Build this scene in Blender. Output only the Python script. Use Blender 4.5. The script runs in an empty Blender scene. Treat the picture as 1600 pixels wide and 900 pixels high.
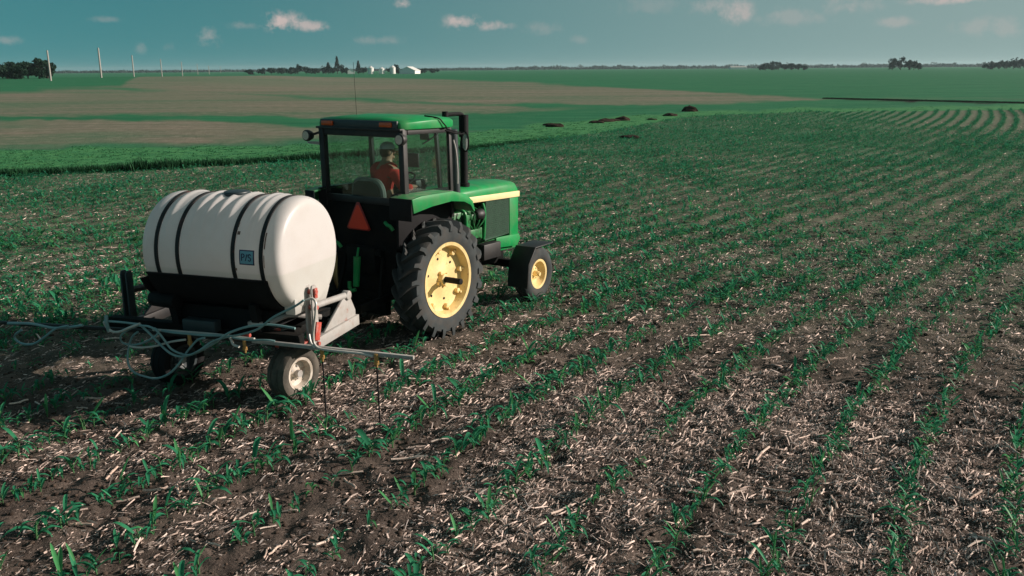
import bpy, bmesh, math, random
import numpy as np
from mathutils import Vector, Matrix

scn = bpy.context.scene
COL = scn.collection
R_ = math.radians
random.seed(7)
rng = np.random.default_rng(11)

# ------------------------------------------------------------------ camera
F_PX, CAM_H, HOR_Y, ROLL = 1400.0, 3.55, 107.0, R_(0.4)
PITCH = math.atan((450 - HOR_Y) / F_PX)
_fw = Vector((0, math.cos(PITCH), -math.sin(PITCH)))
_up = Vector((0, math.sin(PITCH), math.cos(PITCH)))
_rt = Vector((1, 0, 0))
_r2 = _rt * math.cos(ROLL) - _up * math.sin(ROLL)
_u2 = _rt * math.sin(ROLL) + _up * math.cos(ROLL)
cam_d = bpy.data.cameras.new('camera')
cam_d.sensor_width = 36.0
cam_d.lens = 36.0 * F_PX / 1600.0
cam_d.clip_start = 0.1
cam_d.clip_end = 30000
cam = bpy.data.objects.new('camera', cam_d)
COL.objects.link(cam)
M = Matrix((( _r2.x, _u2.x, -_fw.x, 0), (_r2.y, _u2.y, -_fw.y, 0), (_r2.z, _u2.z, -_fw.z, CAM_H), (0, 0, 0, 1)))
cam.matrix_world = M
scn.camera = cam

# ------------------------------------------------------------------ light
SUN_AZ, SUN_EL = 84.0, 21.0          # degrees right of the view direction (+Y), and above the horizon
S = Vector((math.sin(R_(SUN_AZ)) * math.cos(R_(SUN_EL)), math.cos(R_(SUN_AZ)) * math.cos(R_(SUN_EL)), math.sin(R_(SUN_EL))))
sun_d = bpy.data.lights.new('sun', 'SUN')
sun_d.energy = 4.6
sun_d.angle = R_(0.5)
sun_d.color = (1.0, 0.87, 0.77)
sun = bpy.data.objects.new('sun', sun_d)
COL.objects.link(sun)
sun.rotation_euler = (-S).to_track_quat('-Z', 'Y').to_euler()

scn.view_settings.view_transform = 'Standard'
scn.view_settings.look = 'None'
scn.view_settings.exposure = 0.42
scn.view_settings.gamma = 1.0

world = bpy.data.worlds.new('World')
scn.world = world
world.use_nodes = True


def pix_dir(px, py):
    d = (px - 800) / F_PX * _r2 - (py - 450) / F_PX * _u2 + _fw
    return d.normalized()


SKY_TINT = (0.335, 0.87, 0.64, 1)
VEIL, VEIL_COL = 0.78, (3.35, 3.8, 3.6, 1)
CLOUD_COL = (5.6, 4.65, 4.4, 1)


def build_world():
    nt = world.node_tree
    nt.nodes.clear()
    N, L = nt.nodes.new, nt.links.new
    out = N('ShaderNodeOutputWorld')
    bg = N('ShaderNodeBackground')
    bg.inputs['Strength'].default_value = 0.075
    sky = N('ShaderNodeTexSky')
    sky.sky_type = 'NISHITA'
    sky.sun_disc = False
    sky.sun_elevation = R_(SUN_EL)
    sky.sun_rotation = R_(SUN_AZ)
    sky.air_density = 1.0
    sky.dust_density = 0.6
    sky.ozone_density = 1.6
    tint = N('ShaderNodeMix'); tint.data_type = 'RGBA'; tint.blend_type = 'MULTIPLY'
    tint.inputs[0].default_value = 1.0
    tint.inputs[7].default_value = SKY_TINT
    L(sky.outputs[0], tint.inputs[6])
    tc = N('ShaderNodeTexCoord')
    # clear dry air down to the horizon: the lowest sky keeps the colour of the sky a little higher up
    lift = N('ShaderNodeVectorMath'); lift.operation = 'MULTIPLY_ADD'
    lift.inputs[1].default_value = (1, 1, 0.75); lift.inputs[2].default_value = (0, 0, 0.25)
    L(tc.outputs['Generated'], lift.inputs[0])
    nrm = N('ShaderNodeVectorMath'); nrm.operation = 'NORMALIZE'
    L(lift.outputs[0], nrm.inputs[0]); L(nrm.outputs[0], sky.inputs['Vector'])
    # thin high veil that whitens the sky towards the sun
    dv = N('ShaderNodeVectorMath'); dv.operation = 'DOT_PRODUCT'
    L(tc.outputs['Generated'], dv.inputs[0]); dv.inputs[1].default_value = (math.sin(R_(SUN_AZ)), math.cos(R_(SUN_AZ)), 0)
    vr = N('ShaderNodeMapRange'); vr.interpolation_type = 'SMOOTHSTEP'
    vr.inputs[1].default_value = -0.35; vr.inputs[2].default_value = 0.85; vr.inputs[4].default_value = VEIL
    L(dv.outputs['Value'], vr.inputs[0])
    veil = N('ShaderNodeMix'); veil.data_type = 'RGBA'
    L(vr.outputs[0], veil.inputs[0]); L(tint.outputs[2], veil.inputs[6]); veil.inputs[7].default_value = VEIL_COL
    # unseen clouds added over the sky above the strip in view, to raise fill light
    hn = N('ShaderNodeTexNoise'); hn.inputs['Scale'].default_value = 3.2; hn.inputs['Detail'].default_value = 7; hn.inputs['Roughness'].default_value = 0.55
    L(tc.outputs['Generated'], hn.inputs['Vector'])
    hr = N('ShaderNodeMapRange'); hr.inputs[1].default_value = 0.57; hr.inputs[2].default_value = 0.69
    L(hn.outputs['Fac'], hr.inputs[0])
    sz = N('ShaderNodeSeparateXYZ'); L(tc.outputs['Generated'], sz.inputs[0])
    hz = N('ShaderNodeMapRange'); hz.inputs[1].default_value = 0.09; hz.inputs[2].default_value = 0.24
    L(sz.outputs['Z'], hz.inputs[0])
    hm = N('ShaderNodeMath'); hm.operation = 'MULTIPLY'
    L(hr.outputs[0], hm.inputs[0]); L(hz.outputs[0], hm.inputs[1])
    # small fair-weather clouds: (direction, half width, half height, strength)
    nz = N('ShaderNodeTexNoise'); nz.inputs['Scale'].default_value = 55; nz.inputs['Detail'].default_value = 8
    nz.inputs['Roughness'].default_value = 0.68
    L(tc.outputs['Generated'], nz.inputs['Vector'])
    clouds = [(440, 34, 38, 16, 1.0), (478, 40, 36, 9, 0.8), (724, 34, 32, 12, 0.85), (768, 40, 34, 8, 0.7), (629, 6, 15, 7, 0.8),
              (325, 58, 20, 17, 0.38), (262, 72, 18, 10, 0.2), (221, 76, 10, 8, 0.22), (590, 63, 46, 8, 0.22), (12, 63, 20, 7, 0.3), (165, 30, 24, 5, 0.2),
              (388, 40, 30, 7, 0.25), (1150, 18, 30, 22, 0.62), (1112, 8, 40, 14, 0.4), (1330, 8, 46, 16, 0.35), (1400, 34, 30, 9, 0.35), (1240, 26, 70, 14, 0.25),
              (1480, 0, 55, 8, 0.8), (850, 45, 32, 12, 0.2), (905, 62, 15, 8, 0.22), (1010, 10, 60, 14, 0.15), (1560, 40, 70, 16, 0.25),
              (1900, 30, 140, 22, 0.4), (2300, -60, 160, 30, 0.4), (-200, 10, 60, 18, 0.6), (-500, -60, 90, 22, 0.6), (700, -150, 120, 28, 0.6), (1300, -220, 160, 30, 0.6)]
    acc = None
    for cx, cy, hw, hh, st in clouds:
        c = pix_dir(cx, cy)
        right = Vector((c.y, -c.x, 0)).normalized()
        up = right.cross(c)
        def dot(v, s):
            d = N('ShaderNodeVectorMath'); d.operation = 'DOT_PRODUCT'
            L(tc.outputs['Generated'], d.inputs[0]); d.inputs[1].default_value = tuple(v)
            return d.outputs['Value']
        def math_(op, a, b=None, clamp=False):
            m = N('ShaderNodeMath'); m.operation = op; m.use_clamp = clamp
            for i, q in enumerate((a, b)):
                if q is None: continue
                if isinstance(q, (int, float)): m.inputs[i].default_value = q
                else: L(q, m.inputs[i])
            return m.outputs[0]
        a = math_('DIVIDE', dot(right, 1), hw / F_PX)
        b = math_('DIVIDE', dot(up, 1), hh / F_PX)
        r2 = math_('ADD', math_('MULTIPLY', a, a), math_('MULTIPLY', b, b))
        fr = math_('GREATER_THAN', dot(c, 1), 0.2)
        g = math_('SUBTRACT', 1.0, math_('POWER', r2, 0.6))                       # 1.15 at the core, 0 at the rim
        n2 = math_('MULTIPLY', math_('SUBTRACT', nz.outputs['Fac'], 0.5), 4.6)
        v = math_('MULTIPLY', math_('ADD', g, n2), 0.9, True)
        v = math_('MULTIPLY', math_('MULTIPLY', v, math_('MULTIPLY', math_('ADD', g, 0.35), 1.2, True)), fr)
        v = math_('MULTIPLY', v, st)
        acc = v if acc is None else math_('MAXIMUM', acc, v)
    mx = N('ShaderNodeMix'); mx.data_type = 'RGBA'
    hmax = N('ShaderNodeMath'); hmax.operation = 'MAXIMUM'
    L(acc, hmax.inputs[0]); L(hm.outputs[0], hmax.inputs[1])
    L(hmax.outputs[0], mx.inputs[0]); L(veil.outputs[2], mx.inputs[6])
    mx.inputs[7].default_value = CLOUD_COL
    L(mx.outputs[2], bg.inputs['Color'])
    L(bg.outputs[0], out.inputs['Surface'])


build_world()

# ------------------------------------------------------------------ helpers
def obj_from(name, me, parent=None, **props):
    o = bpy.data.objects.new(name, me)
    COL.objects.link(o)
    if parent is not None:
        o.parent = parent
    for k, v in props.items():
        o[k] = v
    return o


def thing(name, label, cat, loc=(0, 0, 0), rz=0.0, group=None, me=None):
    o = bpy.data.objects.new(name, me)
    COL.objects.link(o)
    o.location = loc
    o.rotation_euler = (0, 0, rz)
    o['label'] = label
    o['category'] = cat
    if group:
        o['group'] = group
    if me is None:
        o.empty_display_size = 0.2
    return o


def copy_tree(o, parent=None):
    c = o.copy()
    COL.objects.link(c)
    if parent is not None:
        c.parent = parent
    for ch in list(o.children):
        copy_tree(ch, c)
    return c


def frame_to(p0, p1):
    p0, p1 = Vector(p0), Vector(p1)
    z = (p1 - p0)
    l = z.length
    q = z.to_track_quat('Z', 'Y')
    return Matrix.Translation(p0) @ q.to_matrix().to_4x4(), l


class MB:
    def __init__(s):
        s.v, s.f = [], []

    def add(s, vs, fs, M=None):
        b = len(s.v)
        if M is not None:
            vs = [M @ Vector(v) for v in vs]
        s.v += [tuple(v) for v in vs]
        s.f += [tuple(b + i for i in f) for f in fs]
        return s

    def box(s, c, d, rot=None):
        x, y, z = d[0] / 2, d[1] / 2, d[2] / 2
        vs = [(-x, -y, -z), (x, -y, -z), (x, y, -z), (-x, y, -z), (-x, -y, z), (x, -y, z), (x, y, z), (-x, y, z)]
        fs = [(0, 3, 2, 1), (4, 5, 6, 7), (0, 1, 5, 4), (1, 2, 6, 5), (2, 3, 7, 6), (3, 0, 4, 7)]
        M = Matrix.Translation(c)
        if rot is not None:
            from mathutils import Euler
            M = M @ Euler(rot).to_matrix().to_4x4()
        return s.add(vs, fs, M)

    def bar(s, p0, p1, w, h):
        """rectangular bar from p0 to p1, w across, h up"""
        p0, p1 = Vector(p0), Vector(p1)
        d = (p1 - p0).normalized()
        up = Vector((0, 0, 1)) if abs(d.z) < 0.95 else Vector((1, 0, 0))
        a = d.cross(up).normalized()
        b = a.cross(d)
        vs = []
        for p in (p0, p1):
            for (i, j) in ((-1, -1), (1, -1), (1, 1), (-1, 1)):
                vs.append(p + a * i * w / 2 + b * j * h / 2)
        fs = [(0, 1, 2, 3), (7, 6, 5, 4), (0, 4, 5, 1), (1, 5, 6, 2), (2, 6, 7, 3), (3, 7, 4, 0)]
        return s.add(vs, fs)

    def cyl(s, p0, p1, r0, r1=None, n=14):
        r1 = r0 if r1 is None else r1
        M, l = frame_to(p0, p1)
        vs, fs = [], []
        for k, (z, r) in enumerate(((0, r0), (l, r1))):
            for i in range(n):
                a = 2 * math.pi * i / n
                vs.append((r * math.cos(a), r * math.sin(a), z))
        for i in range(n):
            j = (i + 1) % n
            fs.append((i, j, n + j, n + i))
        fs.append(tuple(range(n - 1, -1, -1)))
        fs.append(tuple(range(n, 2 * n)))
        return s.add(vs, fs, M)

    def tube(s, pts, r, n=7, sub=4):
        P = [Vector(p) for p in pts]
        if sub > 1 and len(P) > 2:
            Q = []
            for i in range(len(P) - 1):
                a, b, c, d = P[max(i - 1, 0)], P[i], P[i + 1], P[min(i + 2, len(P) - 1)]
                for k in range(sub):
                    t = k / sub
                    Q.append(0.5 * ((2 * b) + (c - a) * t + (2 * a - 5 * b + 4 * c - d) * t * t + (3 * b - a - 3 * c + d) * t ** 3))
            Q.append(P[-1])
            P = Q
        vs, fs = [], []
        prev = None
        for i, p in enumerate(P):
            d = (P[min(i + 1, len(P) - 1)] - P[max(i - 1, 0)])
            if d.length < 1e-6: d = Vector((0, 0, 1))
            d.normalize()
            if prev is None:
                u = d.orthogonal().normalized()
            else:
                u = (prev - d * prev.dot(d))
                u = u.normalized() if u.length > 1e-5 else d.orthogonal().normalized()
            prev = u
            w = d.cross(u)
            for k in range(n):
                a = 2 * math.pi * k / n
                vs.append(p + (u * math.cos(a) + w * math.sin(a)) * r)
        m = len(P)
        for i in range(m - 1):
            for k in range(n):
                k2 = (k + 1) % n
                fs.append((i * n + k, i * n + k2, (i + 1) * n + k2, (i + 1) * n + k))
        fs.append(tuple(range(n - 1, -1, -1)))
        fs.append(tuple((m - 1) * n + k for k in range(n)))
        return s.add(vs, fs)

    def lathe(s, prof, origin=(0, 0, 0), axis='y', n=40, closed=False):
        """prof: list of (along axis, radius)"""
        vs, fs = [], []
        m = len(prof)
        o = Vector(origin)
        for (t, r) in prof:
            for i in range(n):
                a = 2 * math.pi * i / n
                if axis == 'y': v = Vector((r * math.cos(a), t, r * math.sin(a)))
                elif axis == 'x': v = Vector((t, r * math.cos(a), r * math.sin(a)))
                else: v = Vector((r * math.cos(a), r * math.sin(a), t))
                vs.append(o + v)
        for k in range(m if closed else m - 1):
            k2 = (k + 1) % m
            for i in range(n):
                j = (i + 1) % n
                fs.append((k * n + i, k2 * n + i, k2 * n + j, k * n + j))
        if not closed:
            fs.append(tuple(range(n)))
            fs.append(tuple((m - 1) * n + i for i in range(n - 1, -1, -1)))
        return s.add(vs, fs)

    def prism(s, poly, a0, a1, plane='xz'):
        """2D polygon in a plane extruded along the remaining axis"""
        def mk(p, t):
            if plane == 'xz': return (p[0], t, p[1])
            if plane == 'yz': return (t, p[0], p[1])
            return (p[0], p[1], t)
        n = len(poly)
        vs = [mk(p, a0) for p in poly] + [mk(p, a1) for p in poly]
        fs = [tuple(range(n)), tuple(range(2 * n - 1, n - 1, -1))]
        for i in range(n):
            j = (i + 1) % n
            fs.append((i, n + i, n + j, j))
        return s.add(vs, fs)

    def loft(s, rings):
        """closed rings with the same point count, capped"""
        n = len(rings[0])
        vs = [p for r in rings for p in r]
        fs = []
        for k in range(len(rings) - 1):
            for i in range(n):
                j = (i + 1) % n
                fs.append((k * n + i, k * n + j, (k + 1) * n + j, (k + 1) * n + i))
        fs.append(tuple(range(n - 1, -1, -1)))
        fs.append(tuple((len(rings) - 1) * n + i for i in range(n)))
        return s.add(vs, fs)

    def mesh(s, name, mat, bevel=0.0, smooth=35, fix=True):
        bm = bmesh.new()
        vv = [bm.verts.new(v) for v in s.v]
        for f in s.f:
            try: bm.faces.new([vv[i] for i in f])
            except ValueError: pass
        bm.normal_update()
        if fix:
            bmesh.ops.recalc_face_normals(bm, faces=bm.faces)
        if bevel > 0:
            es = [e for e in bm.edges if len(e.link_faces) == 2 and e.calc_face_angle(0) > R_(40)]
            bmesh.ops.bevel(bm, geom=es, offset=bevel, segments=2, affect='EDGES', profile=0.5, clamp_overlap=True)
        me = bpy.data.meshes.new(name)
        bm.to_mesh(me)
        bm.free()
        if smooth:
            me.shade_smooth()
            me.set_sharp_from_angle(angle=R_(smooth))
        if mat is not None:
            me.materials.append(mat)
        return me

    def build(s, name, mat, parent=None, bevel=0.0, smooth=35, fix=True, **props):
        return obj_from(name, s.mesh(name, mat, bevel, smooth, fix), parent, **props)


def np_mesh(name, V, faces, mat, colors=None, smooth=False, attrs=None):
    """faces: int array (n,3) or (n,4)"""
    V = np.ascontiguousarray(V, dtype=np.float32)
    faces = np.ascontiguousarray(faces, dtype=np.int32)
    k = faces.shape[1]
    me = bpy.data.meshes.new(name)
    me.vertices.add(len(V))
    me.vertices.foreach_set('co', V.ravel())
    me.loops.add(faces.size)
    me.loops.foreach_set('vertex_index', faces.ravel())
    me.polygons.add(len(faces))
    me.polygons.foreach_set('loop_start', np.arange(0, faces.size, k, dtype=np.int32))
    me.update(calc_edges=True)
    if smooth:
        me.polygons.foreach_set('use_smooth', np.ones(len(faces), dtype=bool))
    if colors is not None:
        a = me.attributes.new('tone', 'FLOAT_COLOR', 'POINT')
        c = np.ones((len(V), 4), dtype=np.float32)
        c[:, :3] = colors
        a.data.foreach_set('color', c.ravel())
    if attrs:
        for nm, arr in attrs.items():
            a = me.attributes.new(nm, 'FLOAT', 'POINT')
            a.data.foreach_set('value', np.ascontiguousarray(arr, dtype=np.float32))
    me.materials.append(mat)
    me.validate()
    return me


# ------------------------------------------------------------------ materials
def new_mat(name):
    m = bpy.data.materials.new(name)
    m.use_nodes = True
    nt = m.node_tree
    nt.nodes.clear()
    out = nt.nodes.new('ShaderNodeOutputMaterial')
    b = nt.nodes.new('ShaderNodeBsdfPrincipled')
    nt.links.new(b.outputs[0], out.inputs['Surface'])
    return m, nt, b, out


def paint(name, col, rough=0.45, metal=0.0, var=0.18, scale=6.0, dirt=None, dirt_amt=0.0, dirt_scale=4.0, bump=0.05, spec=0.5, rust=None, trans=0.0, level=None):
    """painted / worn surface: base colour with cloudy variation, optional dirt or rust patches and fine relief"""
    m, nt, b, out = new_mat(name)
    N, L = nt.nodes.new, nt.links.new
    tc = N('ShaderNodeTexCoord')
    n1 = N('ShaderNodeTexNoise'); n1.inputs['Scale'].default_value = scale; n1.inputs['Detail'].default_value = 5
    L(tc.outputs['Object'], n1.inputs['Vector'])
    mr = N('ShaderNodeMapRange'); mr.inputs[1].default_value = 0.3; mr.inputs[2].default_value = 0.7
    mr.inputs[3].default_value = 1 - var; mr.inputs[4].default_value = 1 + var
    L(n1.outputs['Fac'], mr.inputs[0])
    mul = N('ShaderNodeVectorMath'); mul.operation = 'SCALE'
    mul.inputs[0].default_value = col[:3]
    L(mr.outputs[0], mul.inputs['Scale'])
    cur = mul.outputs[0]
    for (dc, amt, sc, lo) in ([(dirt, dirt_amt, dirt_scale, 0.45)] if dirt else []) + ([(rust[0], rust[1], rust[2], 0.58)] if rust else []):
        n2 = N('ShaderNodeTexNoise'); n2.inputs['Scale'].default_value = sc; n2.inputs['Detail'].default_value = 8
        n2.inputs['Roughness'].default_value = 0.65
        L(tc.outputs['Object'], n2.inputs['Vector'])
        r2 = N('ShaderNodeMapRange'); r2.inputs[1].default_value = lo; r2.inputs[2].default_value = lo + 0.15
        r2.inputs[4].default_value = amt
        L(n2.outputs['Fac'], r2.inputs[0])
        mx = N('ShaderNodeMix'); mx.data_type = 'RGBA'
        L(r2.outputs[0], mx.inputs[0]); L(cur, mx.inputs[6]); mx.inputs[7].default_value = (*dc, 1)
        cur = mx.outputs[2]
    if level is not None:     # liquid standing inside the milky shell, seen as a darker greenish band below its surface
        sx = N('ShaderNodeSeparateXYZ'); L(tc.outputs['Object'], sx.inputs[0])
        lr = N('ShaderNodeMapRange'); lr.inputs[1].default_value = level - 0.012; lr.inputs[2].default_value = level + 0.012
        lr.inputs[3].default_value = 0.38; lr.inputs[4].default_value = 0.0
        L(sx.outputs['Z'], lr.inputs[0])
        lm = N('ShaderNodeMix'); lm.data_type = 'RGBA'; lm.blend_type = 'MULTIPLY'
        L(lr.outputs[0], lm.inputs[0]); L(cur, lm.inputs[6]); lm.inputs[7].default_value = (0.74, 0.80, 0.72, 1)
        cur = lm.outputs[2]
    L(cur, b.inputs['Base Color'])
    b.inputs['Roughness'].default_value = rough
    b.inputs['Metallic'].default_value = metal
    b.inputs['Specular IOR Level'].default_value = spec
    if bump:
        n3 = N('ShaderNodeTexNoise'); n3.inputs['Scale'].default_value = 60; n3.inputs['Detail'].default_value = 4
        L(tc.outputs['Object'], n3.inputs['Vector'])
        bp = N('ShaderNodeBump'); bp.inputs['Strength'].default_value = bump; bp.inputs['Distance'].default_value = 0.01
        L(n3.outputs['Fac'], bp.inputs['Height']); L(bp.outputs[0], b.inputs['Normal'])
    if trans:                 # a thin milky shell: part of the light that falls on it comes out on the other side
        tr = N('ShaderNodeBsdfTranslucent'); L(cur, tr.inputs['Color'])
        ms = N('ShaderNodeMixShader'); ms.inputs[0].default_value = trans
        L(b.outputs[0], ms.inputs[1]); L(tr.outputs[0], ms.inputs[2]); L(ms.outputs[0], out.inputs['Surface'])
    return m


def leafy(name, trans=0.35, rough=0.5, tintvar=0.25, base=None):
    """thin leaf: colour from the 'tone' attribute (or base), some light coming through"""
    m, nt, b, out = new_mat(name)
    N, L = nt.nodes.new, nt.links.new
    if base is None:
        at = N('ShaderNodeAttribute'); at.attribute_name = 'tone'
        src = at.outputs['Color']
    else:
        rg = N('ShaderNodeRGB'); rg.outputs[0].default_value = (*base, 1); src = rg.outputs[0]
    tc = N('ShaderNodeTexCoord')
    nz = N('ShaderNodeTexNoise'); nz.inputs['Scale'].default_value = 9; nz.inputs['Detail'].default_value = 3
    L(tc.outputs['Object'], nz.inputs['Vector'])
    mr = N('ShaderNodeMapRange'); mr.inputs[1].default_value = 0.3; mr.inputs[2].default_value = 0.7
    mr.inputs[3].default_value = 1 - tintvar; mr.inputs[4].default_value = 1 + tintvar
    L(nz.outputs['Fac'], mr.inputs[0])
    oi = N('ShaderNodeObjectInfo')
    orr = N('ShaderNodeMapRange'); orr.inputs[3].default_value = 0.8; orr.inputs[4].default_value = 1.2
    L(oi.outputs['Random'], orr.inputs[0])
    mm = N('ShaderNodeMath'); mm.operation = 'MULTIPLY'
    L(mr.outputs[0], mm.inputs[0]); L(orr.outputs[0], mm.inputs[1])
    sc = N('ShaderNodeVectorMath'); sc.operation = 'SCALE'
    L(src, sc.inputs[0]); L(mm.outputs[0], sc.inputs['Scale'])
    L(sc.outputs[0], b.inputs['Base Color'])
    b.inputs['Roughness'].default_value = rough
    b.inputs['Specular IOR Level'].default_value = 0.12
    if trans:
        tr = N('ShaderNodeBsdfTranslucent')
        L(sc.outputs[0], tr.inputs['Color'])
        mix = N('ShaderNodeMixShader'); mix.inputs[0].default_value = trans
        L(b.outputs[0], mix.inputs[1]); L(tr.outputs[0], mix.inputs[2])
        L(mix.outputs[0], out.inputs['Surface'])
    return m


def toned(name, rough=0.9):
    m, nt, b, out = new_mat(name)
    at = nt.nodes.new('ShaderNodeAttribute'); at.attribute_name = 'tone'
    tc = nt.nodes.new('ShaderNodeTexCoord')
    nz = nt.nodes.new('ShaderNodeTexNoise'); nz.inputs['Scale'].default_value = 55; nz.inputs['Detail'].default_value = 4
    nt.links.new(tc.outputs['Object'], nz.inputs['Vector'])
    mr = nt.nodes.new('ShaderNodeMapRange'); mr.inputs[1].default_value = 0.3; mr.inputs[2].default_value = 0.7
    mr.inputs[3].default_value = 0.72; mr.inputs[4].default_value = 1.25
    nt.links.new(nz.outputs['Fac'], mr.inputs[0])
    sc = nt.nodes.new('ShaderNodeVectorMath'); sc.operation = 'SCALE'
    nt.links.new(at.outputs['Color'], sc.inputs[0]); nt.links.new(mr.outputs[0], sc.inputs['Scale'])
    nt.links.new(sc.outputs[0], b.inputs['Base Color'])
    b.inputs['Roughness'].default_value = rough
    b.inputs['Specular IOR Level'].default_value = 0.2
    return m


def glass_mat(name, tint, refl=1.0):
    """thin pane: clear tinted pane with a weak mirror reflection that grows at grazing angles"""
    m = bpy.data.materials.new(name); m.use_nodes = True
    nt = m.node_tree; nt.nodes.clear()
    N, L = nt.nodes.new, nt.links.new
    out = N('ShaderNodeOutputMaterial')
    t = N('ShaderNodeBsdfTransparent'); t.inputs[0].default_value = (*tint, 1)
    g = N('ShaderNodeBsdfGlossy'); g.inputs['Roughness'].default_value = 0.03
    lw = N('ShaderNodeLayerWeight'); lw.inputs['Blend'].default_value = 0.5
    pw = N('ShaderNodeMath'); pw.operation = 'POWER'; pw.inputs[1].default_value = 5
    L(lw.outputs['Facing'], pw.inputs[0])
    fr = N('ShaderNodeMapRange'); fr.inputs[3].default_value = 0.07; fr.inputs[4].default_value = 0.8
    L(pw.outputs[0], fr.inputs[0])
    mx = N('ShaderNodeMixShader')
    L(fr.outputs[0], mx.inputs[0]); L(t.outputs[0], mx.inputs[1]); L(g.outputs[0], mx.inputs[2])
    L(mx.outputs[0], out.inputs['Surface'])
    return m


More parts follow.
